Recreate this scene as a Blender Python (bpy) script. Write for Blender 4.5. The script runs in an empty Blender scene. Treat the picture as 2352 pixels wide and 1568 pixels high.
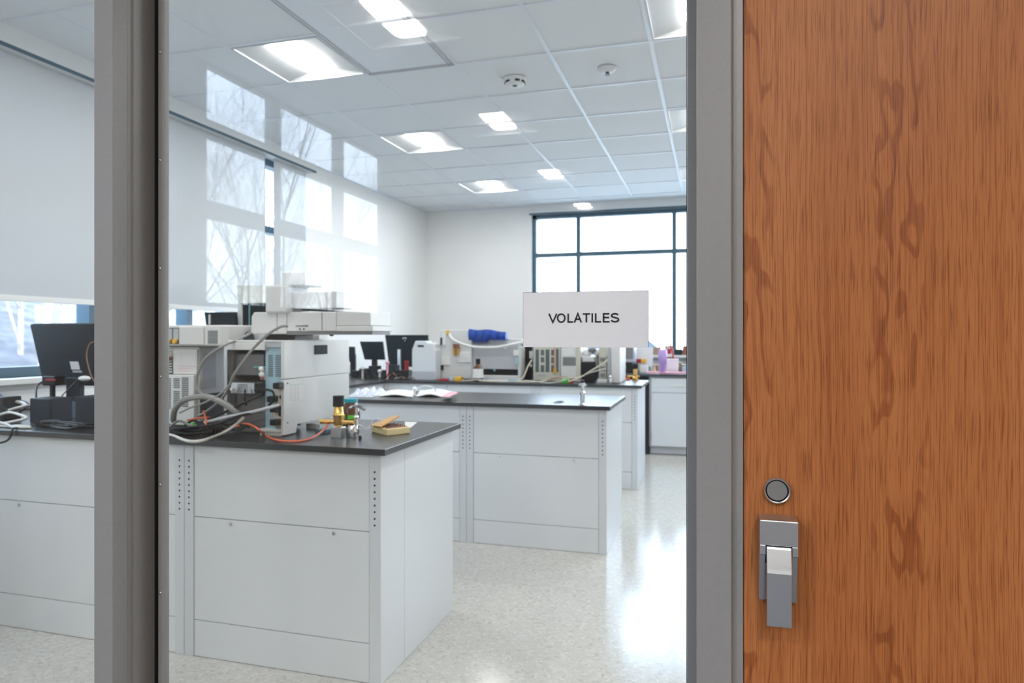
import bpy, math, random
from mathutils import Vector, Matrix
PI = math.pi
C = bpy.context.scene.collection
# ------------------------------------------------------------------ camera model
F = 1577.5; YAW = math.radians(16.32); CU, HV = 1176.0, 770.3; CH = 1.347
SY, CY = math.sin(YAW), math.cos(YAW)
def K(u, y):                     # x of the pixel column u on the plane Y = y
    return y * math.tan(math.atan((u - CU) / F) - YAW)
def zc(x, y): return y * CY - x * SY
def Z(u, v, y):                  # height of pixel (u, v) on the plane Y = y
    return CH + (HV - v) / F * zc(K(u, y), y)
def Zx(v, x, y): return CH + (HV - v) / F * zc(x, y)
def G(u, v, z=.914):             # point of the horizontal plane at height z
    d = (CH - z) * F / (v - HV)
    t = math.tan(math.atan((u - CU) / F) - YAW)
    y = d / (CY - t * SY)
    return y * t, y
# ------------------------------------------------------------------ materials
def mat(name, col=(.8, .8, .8), rough=.5, metal=0., spec=.5, emit=None, est=1., coat=0., trans=0., ior=1.5):
    m = bpy.data.materials.new(name); m.use_nodes = True
    b = m.node_tree.nodes['Principled BSDF']
    b.inputs['Base Color'].default_value = (*col, 1)
    b.inputs['Roughness'].default_value = rough
    b.inputs['Metallic'].default_value = metal
    b.inputs['Specular IOR Level'].default_value = spec
    b.inputs['IOR'].default_value = ior
    b.inputs['Coat Weight'].default_value = coat
    b.inputs['Transmission Weight'].default_value = trans
    if emit:
        b.inputs['Emission Color'].default_value = (*emit, 1)
        b.inputs['Emission Strength'].default_value = est
    return m
def N(m, t, **kw):
    n = m.node_tree.nodes.new(t)
    for k, v in kw.items():
        if k.startswith('i_'): n.inputs[k[2:].replace('_', ' ')].default_value = v
        else: setattr(n, k, v)
    return n
def L(m, a, b): m.node_tree.links.new(a, b)
def bsdf(m): return m.node_tree.nodes['Principled BSDF']
def ramp(m, stops):
    r = N(m, 'ShaderNodeValToRGB'); e = r.color_ramp.elements
    while len(e) < len(stops): e.new(.5)
    for el, (p, c) in zip(e, stops):
        el.position = p; el.color = (*c, 1) if len(c) == 3 else c
    return r
def mottle(m, base, amount=.04, scale=6, detail=3):
    "slight procedural variation of a colour"
    tc = N(m, 'ShaderNodeTexCoord'); no = N(m, 'ShaderNodeTexNoise'); no.inputs['Scale'].default_value = scale
    no.inputs['Detail'].default_value = detail
    L(m, tc.outputs['Object'], no.inputs['Vector'])
    lo = tuple(max(0, c * (1 - amount)) for c in base); hi = tuple(min(1, c * (1 + amount)) for c in base)
    r = ramp(m, [(.3, lo), (.7, hi)]); L(m, no.outputs['Fac'], r.inputs['Fac'])
    L(m, r.outputs['Color'], bsdf(m).inputs['Base Color'])
    return m
def pmat(name, col, rough=.5, amount=.04, scale=6, **kw):
    return mottle(mat(name, col, rough, **kw), col, amount, scale)

M = {}
M['wall'] = pmat('painted_wall', (.86, .855, .84), .55, .015, 2)
M['ceil'] = pmat('ceiling_tile', (.78, .80, .82), .9, .03, 90)
M['hallfloor'] = pmat('hall_carpet', (.13, .14, .16), .9, .2, 60)
M['hallwall'] = pmat('hall_wall_paint', (.62, .40, .24), .6, .03, 3)
M['hallwall2'] = pmat('hall_outer_wall_paint', (.27, .26, .25), .6, .03, 3)
M['grid'] = mat('ceiling_grid', (.74, .77, .82), .35)
M['steel_white'] = pmat('powder_coated_panel', (.69, .715, .745), .34, .015, 1.5)
M['steel_post'] = pmat('powder_coated_post', (.63, .655, .69), .36, .015, 1.5)
M['epoxy'] = pmat('epoxy_resin_top', (.011, .014, .018), .30, .25, 300, spec=.9)
M['hole'] = mat('dark_hole', (.006, .006, .007), .8)
M['black'] = pmat('black_plastic', (.007, .008, .010), .45, .1, 20, spec=.3)
M['softblack'] = mat('soft_black', (.02, .022, .025), .7)
M['charcoal'] = pmat('charcoal_plastic', (.014, .022, .032), .5, .05, 12, spec=.25)
M['inst'] = pmat('instrument_white', (.70, .705, .70), .42, .015, 3)
M['inst_beige'] = pmat('instrument_beige', (.60, .585, .50), .5, .02, 3)
M['inst_grey'] = pmat('instrument_grey', (.48, .49, .52), .42, .02, 3)
M['inst_blue'] = pmat('pale_blue_panel', (.36, .53, .62), .45, .02, 3)
M['slot'] = mat('vent_slot', (.10, .13, .14), .7)
M['chrome'] = mat('chrome', (.82, .84, .87), .08, 1.)
M['alu'] = pmat('brushed_aluminium', (.62, .64, .66), .32, .05, 40, metal=1.)
M['brass'] = pmat('brass', (.80, .50, .16), .24, .08, 30, metal=1.)
M['orange'] = mat('orange_cable', (.80, .16, .07), .45)
M['greycable'] = mat('grey_cable', (.27, .27, .26), .5)
M['whitecable'] = mat('white_cable', (.62, .61, .57), .45)
M['creamcable'] = mat('cream_cable', (.52, .48, .38), .5)
M['tan'] = mat('copper_lead', (.35, .18, .11), .5)
M['amber'] = mat('amber_glass', (.10, .032, .006), .07, coat=.6)
M['cyan'] = mat('cyan_cap', (.0, .36, .48), .4)
M['green'] = mat('green_tape', (.10, .62, .05), .45)
M['yellow'] = mat('yellow_knob', (.85, .48, .03), .4)
M['cream'] = pmat('cream_plastic', (.78, .66, .36), .45, .03, 20)
M['amberlid'] = pmat('amber_lid', (.58, .30, .05), .35, .05, 20)
M['paper'] = pmat('paper', (.78, .78, .77), .8, .04, 5)
M['blue_bag'] = pmat('blue_cloth', (.0, .055, .36), .55, .2, 9)
M['jug'] = mat('translucent_jug', (.72, .76, .79), .35)
M['red'] = mat('red_plastic', (.42, .02, .03), .4)
M['pink'] = mat('pink_paper', (.85, .42, .50), .7)
M['purple'] = mat('purple_plastic', (.46, .30, .66), .3)
M['teal'] = mat('teal_plastic', (.20, .50, .50), .4)
M['darkframe'] = pmat('dark_window_frame', (.05, .11, .155), .4, .05, 8)
M['blind'] = pmat('roller_blind_fabric', (.62, .645, .66), .85, .012, 60)
def blind_mat():
    m = M['blind']; b = bsdf(m); out = m.node_tree.nodes['Material Output']
    tl = N(m, 'ShaderNodeBsdfTranslucent'); tl.inputs['Color'].default_value = (.62, .66, .70, 1)
    mx = N(m, 'ShaderNodeMixShader'); mx.inputs['Fac'].default_value = .16
    L(m, b.outputs[0], mx.inputs[1]); L(m, tl.outputs[0], mx.inputs[2]); L(m, mx.outputs[0], out.inputs['Surface'])
blind_mat()
M['sill'] = pmat('white_sill', (.76, .765, .76), .4, .01, 4)
M['hm'] = pmat('hollow_metal_frame', (.27, .273, .28), .38, .03, 160)
M['gasket'] = mat('black_gasket', (.003, .003, .003), .6)
M['signface'] = pmat('sign_plate', (.80, .82, .88), .42, .01, 40)
M['signedge'] = mat('sign_edge', (.08, .08, .09), .4)
M['ink'] = mat('black_lettering', (.008, .009, .014), .4)
M['bracket'] = pmat('concealed_metal', (.20, .20, .21), .5)
M['wood_brown'] = pmat('brown_wood', (.30, .11, .06), .5, .1, 12)
M['tan_box'] = pmat('cardboard', (.38, .27, .18), .7, .05, 10)
M['led'] = mat('lit_diffuser', (.9, .9, .9), .5, emit=(1., .985, .96), est=20.)
M['led_hall'] = mat('lit_diffuser_hall', (.9, .9, .9), .5, emit=(1., .965, .90), est=50.)
M['troffer'] = mat('troffer_reflector', (.60, .61, .62), .55)
M['bark'] = pmat('grey_bark', (.17, .145, .13), .9, .2, 5)
M['barkpale'] = pmat('pale_bark', (.42, .38, .34), .9, .2, 5)
M['carpaint'] = mat('white_car_paint', (.80, .82, .84), .25, coat=.5)
M['tyre'] = mat('tyre', (.02, .02, .02), .8)
M['carglass'] = mat('car_glass', (.05, .07, .09), .08)
M['screen'] = mat('dark_screen', (.010, .018, .026), .5, spec=.06)
M['monitor_dark'] = mat('dark_blue_monitor', (.012, .028, .042), .5, spec=.15)

def glass_mat(name, refl=1.0, tint=(.975, .985, .98)):
    m = bpy.data.materials.new(name); m.use_nodes = True; nt = m.node_tree
    nt.nodes.remove(nt.nodes['Principled BSDF'])
    out = nt.nodes['Material Output']
    geo = N(m, 'ShaderNodeNewGeometry')
    mr = N(m, 'ShaderNodeMapRange'); mr.inputs['To Min'].default_value = 1.5; mr.inputs['To Max'].default_value = 1 / 1.5
    L(m, geo.outputs['Backfacing'], mr.inputs['Value'])
    fr = N(m, 'ShaderNodeFresnel'); L(m, mr.outputs['Result'], fr.inputs['IOR'])
    mu = N(m, 'ShaderNodeMath', operation='MULTIPLY'); mu.inputs[1].default_value = refl; L(m, fr.outputs['Fac'], mu.inputs[0])
    tr = N(m, 'ShaderNodeBsdfTransparent'); tr.inputs['Color'].default_value = (*tint, 1)
    gl = N(m, 'ShaderNodeBsdfGlossy'); gl.inputs['Roughness'].default_value = 0.0
    mx = N(m, 'ShaderNodeMixShader'); L(m, mu.outputs[0], mx.inputs['Fac'])
    L(m, tr.outputs[0], mx.inputs[1]); L(m, gl.outputs[0], mx.inputs[2]); L(m, mx.outputs[0], out.inputs['Surface'])
    return m
M['glass'] = glass_mat('clear_glass', 1.0)
M['winglass'] = glass_mat('window_glass', .6, (.96, .98, .98))

# terrazzo-like speckled floor
def floor_mat():
    m = mat('speckled_floor', (.6, .58, .54), .13); b = bsdf(m)
    tc = N(m, 'ShaderNodeTexCoord')
    v1 = N(m, 'ShaderNodeTexVoronoi'); v1.inputs['Scale'].default_value = 75
    v2 = N(m, 'ShaderNodeTexNoise'); v2.inputs['Scale'].default_value = 160; v2.inputs['Detail'].default_value = 2
    v3 = N(m, 'ShaderNodeTexNoise'); v3.inputs['Scale'].default_value = 1.2
    for v in (v1, v2, v3): L(m, tc.outputs['Object'], v.inputs['Vector'])
    sep = N(m, 'ShaderNodeSeparateColor'); L(m, v1.outputs['Color'], sep.inputs[0])
    r1 = ramp(m, [(0., (.48, .455, .41)), (.10, (.53, .51, .465)), (.16, (.54, .525, .48)), (.75, (.575, .56, .515)), (1., (.64, .63, .59))])
    L(m, sep.outputs[0], r1.inputs['Fac'])
    r2 = ramp(m, [(.35, (.86, .86, .86)), (.6, (1, 1, 1))]); L(m, v2.outputs['Fac'], r2.inputs['Fac'])
    mx = N(m, 'ShaderNodeMix', data_type='RGBA', blend_type='MULTIPLY'); mx.inputs['Factor'].default_value = 1
    L(m, r1.outputs['Color'], mx.inputs[6]); L(m, r2.outputs['Color'], mx.inputs[7])
    L(m, mx.outputs[2], b.inputs['Base Color'])
    r3 = N(m, 'ShaderNodeMapRange'); r3.inputs['To Min'].default_value = .10; r3.inputs['To Max'].default_value = .22
    L(m, v3.outputs['Fac'], r3.inputs['Value']); L(m, r3.outputs['Result'], b.inputs['Roughness'])
    return m
M['floor'] = floor_mat()

# oak veneer: straight fine grain along Z with cathedral figure
def wood_mat():
    m = mat('oak_veneer', (.44, .17, .07), .46, spec=.3); b = bsdf(m)
    tc = N(m, 'ShaderNodeTexCoord')
    def mapped(sx, sz, ox=0, oz=0):
        mp = N(m, 'ShaderNodeMapping'); mp.inputs['Scale'].default_value = (sx, 1, sz); mp.inputs['Location'].default_value = (ox, 0, oz)
        L(m, tc.outputs['Object'], mp.inputs['Vector']); return mp
    def noise(mp, scale=1, detail=2, rough=.5, dist=0):
        n = N(m, 'ShaderNodeTexNoise'); n.inputs['Scale'].default_value = scale; n.inputs['Detail'].default_value = detail
        n.inputs['Roughness'].default_value = rough; n.inputs['Distortion'].default_value = dist
        L(m, mp.outputs[0], n.inputs['Vector']); return n
    # gentle waviness of the grain
    warp = noise(mapped(7, 2.2), 1, 2)
    wm = N(m, 'ShaderNodeMath', operation='MULTIPLY_ADD'); wm.inputs[1].default_value = .016; wm.inputs[2].default_value = -.008
    L(m, warp.outputs['Fac'], wm.inputs[0])
    cb = N(m, 'ShaderNodeCombineXYZ'); L(m, wm.outputs[0], cb.inputs[0])
    add = N(m, 'ShaderNodeVectorMath', operation='ADD'); L(m, tc.outputs['Object'], add.inputs[0]); L(m, cb.outputs[0], add.inputs[1])
    def mapped2(sx, sz):
        mp = N(m, 'ShaderNodeMapping'); mp.inputs['Scale'].default_value = (sx, 1, sz)
        L(m, add.outputs[0], mp.inputs['Vector']); return mp
    pores = noise(mapped2(760, 15), 1, 2, .55)
    fine = noise(mapped2(330, 2.6), 1, 3, .6)
    broad = noise(mapped2(9, .9), 1, 3, .5)
    # cathedral figure: contour lines of a stretched noise field, strongest in two vertical zones
    fig = noise(mapped2(21, 5.2), 1, 2.2, .45, .1)
    fm = N(m, 'ShaderNodeMath', operation='MULTIPLY'); fm.inputs[1].default_value = 34; L(m, fig.outputs['Fac'], fm.inputs[0])
    sn = N(m, 'ShaderNodeMath', operation='SINE'); L(m, fm.outputs[0], sn.inputs[0])
    sp = N(m, 'ShaderNodeSeparateXYZ'); L(m, tc.outputs['Object'], sp.inputs[0])
    def bump_zone(cx, w):
        a = N(m, 'ShaderNodeMath', operation='SUBTRACT'); a.inputs[1].default_value = cx; L(m, sp.outputs[0], a.inputs[0])
        c = N(m, 'ShaderNodeMath', operation='ABSOLUTE'); L(m, a.outputs[0], c.inputs[0])
        r = N(m, 'ShaderNodeMapRange', interpolation_type='SMOOTHSTEP'); r.inputs['From Min'].default_value = w; r.inputs['From Max'].default_value = w * .35
        r.inputs['To Min'].default_value = 0; r.inputs['To Max'].default_value = 1; L(m, c.outputs[0], r.inputs['Value']); return r
    z1, z2 = bump_zone(.054, .036), bump_zone(.232, .046)
    za = N(m, 'ShaderNodeMath', operation='MAXIMUM'); L(m, z1.outputs[0], za.inputs[0]); L(m, z2.outputs[0], za.inputs[1])
    sr = N(m, 'ShaderNodeMapRange', interpolation_type='SMOOTHSTEP'); sr.inputs['From Min'].default_value = .35; sr.inputs['From Max'].default_value = 1.
    L(m, sn.outputs[0], sr.inputs['Value'])
    fz = N(m, 'ShaderNodeMath', operation='MULTIPLY'); L(m, sr.outputs[0], fz.inputs[0]); L(m, za.outputs[0], fz.inputs[1])
    base = ramp(m, [(.25, (.38, .128, .038)), (.5, (.43, .158, .050)), (.75, (.48, .19, .069))]); L(m, broad.outputs['Fac'], base.inputs['Fac'])
    def darken(prev, facsock, col, k0, k1, f=1.):
        r = N(m, 'ShaderNodeMapRange', interpolation_type='SMOOTHSTEP'); r.inputs['From Min'].default_value = k0; r.inputs['From Max'].default_value = k1
        r.inputs['To Max'].default_value = f
        L(m, facsock, r.inputs['Value'])
        mx = N(m, 'ShaderNodeMix', data_type='RGBA', blend_type='MULTIPLY'); L(m, r.outputs[0], mx.inputs['Factor'])
        L(m, prev, mx.inputs[6]); mx.inputs[7].default_value = (*col, 1); return mx.outputs[2]
    c = darken(base.outputs['Color'], fine.outputs['Fac'], (.74, .65, .57), .46, .66, .85)
    c = darken(c, pores.outputs['Fac'], (.55, .45, .36), .50, .66, .85)
    c = darken(c, fz.outputs[0], (.62, .50, .42), 0, 1, .75)
    L(m, c, b.inputs['Base Color'])
    bp = N(m, 'ShaderNodeBump'); bp.inputs['Strength'].default_value = .12; bp.inputs['Distance'].default_value = .0006
    L(m, pores.outputs['Fac'], bp.inputs['Height']); L(m, bp.outputs[0], b.inputs['Normal'])
    return m
M['wood'] = wood_mat()
def brushed(name, col, rough):
    m = mat(name, col, rough, 1.); tc = N(m, 'ShaderNodeTexCoord')
    mp = N(m, 'ShaderNodeMapping'); mp.inputs['Scale'].default_value = (900, 900, 12); L(m, tc.outputs['Object'], mp.inputs['Vector'])
    n = N(m, 'ShaderNodeTexNoise'); n.inputs['Scale'].default_value = 1; L(m, mp.outputs[0], n.inputs['Vector'])
    r = N(m, 'ShaderNodeMapRange'); r.inputs['To Min'].default_value = rough * .8; r.inputs['To Max'].default_value = rough * 1.3
    L(m, n.outputs['Fac'], r.inputs['Value']); L(m, r.outputs[0], bsdf(m).inputs['Roughness']); return m
M['satin'] = brushed('satin_stainless', (.66, .69, .73), .34)
def ground_mat():
    m = mat('winter_ground', (.4, .37, .33), .9); tc = N(m, 'ShaderNodeTexCoord'); n = N(m, 'ShaderNodeTexNoise'); n.inputs['Scale'].default_value = .8
    n.inputs['Detail'].default_value = 5; L(m, tc.outputs['Object'], n.inputs['Vector'])
    r = ramp(m, [(.35, (.30, .26, .20)), (.55, (.46, .43, .38)), (.7, (.66, .66, .66))]); L(m, n.outputs['Fac'], r.inputs['Fac'])
    L(m, r.outputs[0], bsdf(m).inputs['Base Color']); return m
M['ground'] = ground_mat()

# ------------------------------------------------------------------ mesh builder
class MB:
    def __init__(s): s.v = []; s.f = []; s.m = []; s.cur = 0
    def mat(s, i): s.cur = i; return s
    def _add(s, vs, fs):
        b = len(s.v); s.v += [tuple(p) for p in vs]; s.f += [tuple(b + i for i in f) for f in fs]; s.m += [s.cur] * len(fs); return s
    def box(s, x0, x1, y0, y1, z0, z1):
        x0, x1 = min(x0, x1), max(x0, x1); y0, y1 = min(y0, y1), max(y0, y1); z0, z1 = min(z0, z1), max(z0, z1)
        vs = [(x, y, z) for z in (z0, z1) for y in (y0, y1) for x in (x0, x1)]
        return s._add(vs, [(0, 2, 3, 1), (4, 5, 7, 6), (0, 1, 5, 4), (2, 6, 7, 3), (0, 4, 6, 2), (1, 3, 7, 5)])
    def quad(s, pts): return s._add(pts, [tuple(range(len(pts)))])
    def prism(s, poly, axis, a, b):
        "poly: 2D points (counter-clockwise); extruded along axis from a to b"
        def P(p, t):
            return {'z': (p[0], p[1], t), 'x': (t, p[0], p[1]), 'y': (p[0], t, p[1])}[axis]
        n = len(poly); vs = [P(p, a) for p in poly] + [P(p, b) for p in poly]
        fs = [tuple(range(n))[::-1], tuple(range(n, 2 * n))] + [(i, (i + 1) % n, n + (i + 1) % n, n + i) for i in range(n)]
        return s._add(vs, fs)
    def cyl(s, c, r, h, axis='z', seg=20, r2=None):
        r2 = r if r2 is None else r2
        def P(x, y, t):
            return {'z': (c[0] + x, c[1] + y, c[2] + t), 'x': (c[0] + t, c[1] + x, c[2] + y), 'y': (c[0] + x, c[1] + t, c[2] + y)}[axis]
        A = [2 * PI * i / seg for i in range(seg)]
        vs = [P(r * math.cos(a), r * math.sin(a), 0) for a in A] + [P(r2 * math.cos(a), r2 * math.sin(a), h) for a in A]
        fs = [tuple(range(seg))[::-1], tuple(range(seg, 2 * seg))] + [(i, (i + 1) % seg, seg + (i + 1) % seg, seg + i) for i in range(seg)]
        return s._add(vs, fs)
    def lathe(s, prof, c=(0, 0, 0), seg=28):
        "prof: (radius, z) from bottom to top"
        A = [2 * PI * i / seg for i in range(seg)]; vs = []; fs = []
        for r, z in prof: vs += [(c[0] + r * math.cos(a), c[1] + r * math.sin(a), c[2] + z) for a in A]
        n = len(prof)
        for k in range(n - 1):
            for i in range(seg): fs.append((k * seg + i, k * seg + (i + 1) % seg, (k + 1) * seg + (i + 1) % seg, (k + 1) * seg + i))
        fs.append(tuple(range(seg))[::-1]); fs.append(tuple((n - 1) * seg + i for i in range(seg)))
        return s._add(vs, fs)
    def tube(s, pts, r, seg=8, r2=None, sub=6, closed_ends=True):
        P = [Vector(p) for p in pts]; n = len(P); path = []
        if n > 2 and sub > 1:
            for i in range(n - 1):
                p0 = P[max(i - 1, 0)]; p1 = P[i]; p2 = P[i + 1]; p3 = P[min(i + 2, n - 1)]
                for k in range(sub):
                    t = k / sub
                    path.append(.5 * ((2 * p1) + (p2 - p0) * t + (2 * p0 - 5 * p1 + 4 * p2 - p3) * t * t + (3 * p1 - p0 - 3 * p2 + p3) * t ** 3))
            path.append(P[-1])
        else: path = P
        m = len(path); vs = []; up = None
        for i, p in enumerate(path):
            d = (path[min(i + 1, m - 1)] - path[max(i - 1, 0)])
            d = d.normalized() if d.length > 1e-9 else Vector((0, 0, 1))
            if up is None: up = Vector((0, 0, 1)) if abs(d.z) < .9 else Vector((1, 0, 0))
            sx = d.cross(up); sx = sx.normalized() if sx.length > 1e-6 else Vector((1, 0, 0)); up = sx.cross(d).normalized()
            rr = r if r2 is None else r + (r2 - r) * i / (m - 1)
            vs += [p + (sx * math.cos(2 * PI * k / seg) + up * math.sin(2 * PI * k / seg)) * rr for k in range(seg)]
        fs = [(i * seg + k, i * seg + (k + 1) % seg, (i + 1) * seg + (k + 1) % seg, (i + 1) * seg + k) for i in range(m - 1) for k in range(seg)]
        fs += [tuple(range(seg))[::-1], tuple((m - 1) * seg + k for k in range(seg))]
        return s._add(vs, fs)
    def ball(s, c, r, seg=16, rings=10, sc=(1, 1, 1), z0=-1., z1=1.):
        a0, a1 = math.asin(z0), math.asin(z1)
        prof = []
        vs = []; fs = []
        for j in range(rings + 1):
            a = a0 + (a1 - a0) * j / rings
            for i in range(seg):
                b = 2 * PI * i / seg
                vs.append((c[0] + r * sc[0] * math.cos(a) * math.cos(b), c[1] + r * sc[1] * math.cos(a) * math.sin(b), c[2] + r * sc[2] * math.sin(a)))
        for j in range(rings):
            for i in range(seg): fs.append((j * seg + i, j * seg + (i + 1) % seg, (j + 1) * seg + (i + 1) % seg, (j + 1) * seg + i))
        fs.append(tuple(range(seg))[::-1]); fs.append(tuple(rings * seg + i for i in range(seg)))
        return s._add(vs, fs)
    def rot(s, start, ang, axis, piv):
        R = Matrix.Translation(Vector(piv)) @ Matrix.Rotation(ang, 4, axis) @ Matrix.Translation(-Vector(piv))
        for i in range(start, len(s.v)): s.v[i] = tuple(R @ Vector(s.v[i]))
        return s
    def build(s, name, mats, parent=None, bevel=0., smooth=False, label=None, segs=2):
        if not isinstance(mats, (list, tuple)): mats = [mats]
        me = bpy.data.meshes.new(name)
        off = origin_of(parent) if parent is not None else Vector((0, 0, 0))
        own = Vector((0, 0, 0))
        if parent is None and s.v:
            xs = [p[0] for p in s.v]; ys = [p[1] for p in s.v]; zs = [p[2] for p in s.v]
            own = Vector(((min(xs) + max(xs)) / 2, (min(ys) + max(ys)) / 2, min(zs)))
            off = own
        me.from_pydata([tuple(Vector(p) - off) for p in s.v], [], s.f)
        for mm in mats: me.materials.append(M[mm] if isinstance(mm, str) else mm)
        for p, i in zip(me.polygons, s.m): p.material_index = i
        me.validate(); me.update()
        if smooth:
            for p in me.polygons: p.use_smooth = True
            me.set_sharp_from_angle(angle=math.radians(40))
        o = bpy.data.objects.new(name, me); C.objects.link(o)
        o.location = own
        if parent is not None: o.parent = parent; o.location = (0, 0, 0)
        ORI[o.name] = off
        if bevel:
            b = o.modifiers.new('bevel', 'BEVEL'); b.width = bevel; b.segments = segs; b.limit_method = 'ANGLE'; b.angle_limit = math.radians(40)
            b.harden_normals = False
        if label: o['label'] = label
        return o
ORI = {}
def origin_of(o): return ORI[o.name]
def tag(o, label, cat, group=None, kind=None):
    o['label'] = label; o['category'] = cat
    if group: o['group'] = group
    if kind: o['kind'] = kind
    return o
def thing(name, label, cat, loc, group=None):
    o = bpy.data.objects.new(name, None); C.objects.link(o); o.location = loc; o.empty_display_size = .1
    ORI[o.name] = Vector(loc); return tag(o, label, cat, group)
def struct(o): o['kind'] = 'structure'; return o
CH_OF = {}
def children(o): return [c for c in bpy.data.objects if c.parent == o]
def copy_tree(o, loc=None, parent=None, label=None):
    c = o.copy(); C.objects.link(c)
    if parent is not None: c.parent = parent
    if loc is not None: c.location = loc
    if label: c['label'] = label
    ORI[c.name] = Vector(c.location)
    for ch in children(o):
        if ch != c: copy_tree(ch, None, c)
    return c

# ------------------------------------------------------------------ room shell
H = 3.10
LX, BY = -3.912, 9.0           # lab exterior wall on the window side, far wall
RX = 4.6
HX = -3.10                     # hall window wall
FY0, FY1 = .99, 1.10           # partition faces
HB = -9.0
HRX = 2.6
fl_ = struct(MB().box(LX - .22, 5.0, FY1, BY + .22, -.25, 0).build('floor', 'floor'))
struct(MB().box(HX - .06, 5.0, HB - .22, FY1, -.25, 0).build('floor_hall', 'hallfloor'))
LIGHTS = [(x, y) for x in (-2.822, -.346, 2.128) for y in (1.613, 3.533, 5.453, 7.373) if not (x > 2 and y < 2)]
HLIGHTS = [(-2.009 + dx_, -1.61 - 1.92 * k) for dx_, ks in ((0, 4), (2.474, 3)) for k in range(ks)]  # second column: unseen lights added for the door
holes = [(x, x + .597, y, y + .60) for x, y in LIGHTS + HLIGHTS]
cl = MB()
ysplit = sorted({HB - .22, BY + .22, FY0} | {h[2] for h in holes} | {h[3] for h in holes})
for a, b in zip(ysplit, ysplit[1:]):
    hs = sorted(h for h in holes if h[2] <= a + 1e-6 and h[3] >= b - 1e-6); cur = LX - .22 if a >= FY0 else HX - .06
    for h in hs: cl.box(cur, h[0], a, b, H, H + .10); cur = h[1]
    cl.box(cur, 5.0, a, b, H, H + .10)
cl.box(LX - .22, 5.0, FY0, BY + .22, H + .10, H + .25).box(HX - .06, 5.0, HB - .22, FY0, H + .10, H + .25)
struct(cl.build('ceiling', 'ceil'))
# ceiling grid: lab and hall
gx = [-.357 - .6185 * k for k in range(-8, 6)]; gy = [4.153 + .64 * k for k in range(-4, 8)]
g = MB()
for x in gx:
    if LX < x < RX: g.box(x - .012, x + .012, FY1 + .1, BY, H - .006, H + .01)
for y in gy:
    if y < BY: g.box(LX, RX, y - .012, y + .012, H - .0065, H + .01)
struct(g.build('trim_1', 'grid'))
g = MB()
hx = [-1.40 + .6185 * k for k in range(-3, 7)]
for x in hx:
    if HX < x < HRX: g.box(x - .012, x + .012, HB, FY0 - .1, H - .006, H + .01)
for k in range(16):
    y = .63 - .64 * k
    g.box(HX, HRX, y - .012, y + .012, H - .0065, H + .01)
struct(g.build('trim_2', 'grid'))
g = MB()                                   # wall angle around the lab ceiling
g.box(LX, LX + .02, FY1 + .1, BY, H - .02, H + .001); g.box(LX, RX, BY - .02, BY, H - .02, H + .001)
struct(g.build('trim_3', 'grid'))

WT = .22
def wall_with_openings(name, axis, c0, c1, a0, a1, opens, zt=H, m='wall'):
    "axis 'x': wall is thin in x (c0..c1), runs along y; opens: (a, b, z0, z1)"
    w = MB()
    def bx(p, q, r, s_):
        if q - p < 1e-4 or s_ - r < 1e-4: return
        if axis == 'x': w.box(c0, c1, p, q, r, s_)
        else: w.box(p, q, c0, c1, r, s_)
    cur = a0
    for (a, b, r, s_) in sorted(opens):
        bx(cur, a, 0, zt); bx(a, b, 0, r); bx(a, b, s_, zt); cur = b
    bx(cur, a1, 0, zt)
    return struct(w.build(name, m))
WZ0, WZ1 = 1.10, 2.98
wall_with_openings('wall_left', 'x', LX - WT, LX, FY1, BY + .2, [(1.5, 6.02, WZ0, WZ1)])
wall_with_openings('wall_back', 'y', BY, BY + WT, LX, RX + .2, [(-2.36, 3.4, WZ0, WZ1)])
wall_with_openings('wall_right', 'x', RX, RX + WT, FY1, BY, [])
wall_with_openings('wall_hall_left', 'x', HX - .06, HX, HB, FY0, [(-4.0, -1.366, 1.50, 3.10)], m='hallwall2')
wall_with_openings('wall_hall_right', 'x', HRX, HRX + WT, HB, FY0, [], m='hallwall')
wall_with_openings('wall_hall_back', 'y', HB - WT, HB, HX - .06, HRX + WT, [], m='hallwall2')
# partition with glazed openings and the wood door
wall_with_openings('wall_front', 'y', FY0 + .012, FY1 - .0, -5., 5.2, [(-2.6, 1.07, 0.0, 2.16)])

# ------------------------------------------------------------------ windows
def window(name, axis, c, a_list, z_list, a0, a1, z0, z1, mw=.05, dep=.10, bz=.06, sill_room=None, m='darkframe'):
    """frame bars parallel to a wall plane at coordinate c; a_list vertical mullion centres, z_list transom heights"""
    fr = MB()
    def bx(p, q, r, s_, e=0):
        if axis == 'x': fr.box(c - dep / 2 - e, c + dep / 2 + e, p, q, r, s_)
        else: fr.box(p, q, c - dep / 2 - e, c + dep / 2 + e, r, s_)
    bx(a0, a0 + mw, z0, z1); bx(a1 - mw, a1, z0, z1); bx(a0, a1, z0, z0 + bz); bx(a0, a1, z1 - mw, z1)
    for a in a_list: bx(a - mw / 2, a + mw / 2, z0, z1, .004)
    for z in z_list: bx(a0, a1, z - mw / 2, z + mw / 2, .002)
    o = struct(fr.build(name, m))
    gl = MB()
    if axis == 'x': gl.box(c - .004, c + .004, a0, a1, z0, z1)
    else: gl.box(a0, a1, c - .004, c + .004, z0, z1)
    gl.build('pane', 'winglass', o)
    return o
window('window_1', 'x', LX - .10, [2.30, 3.60, 4.48, 5.40], [2.33], 1.5, 6.02, WZ0, WZ1, mw=.06)
window('window_2', 'y', BY + .10, [-1.728, -.48, .77, 2.02], [2.435], -2.36, 3.4, WZ0, WZ1, mw=.052)
w3 = window('window_3', 'x', HX - .03, [-2.194, -3.11], [1.347 + 1.332, 1.347 + .812], -4.0, -1.366, 1.50, 3.185, mw=.11, dep=.05, m='hm')
struct(MB().box(LX - .2, LX + .09, 1.45, 6.07, WZ0 - .035, WZ0).build('windowsill_1', 'sill', bevel=.004))
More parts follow.
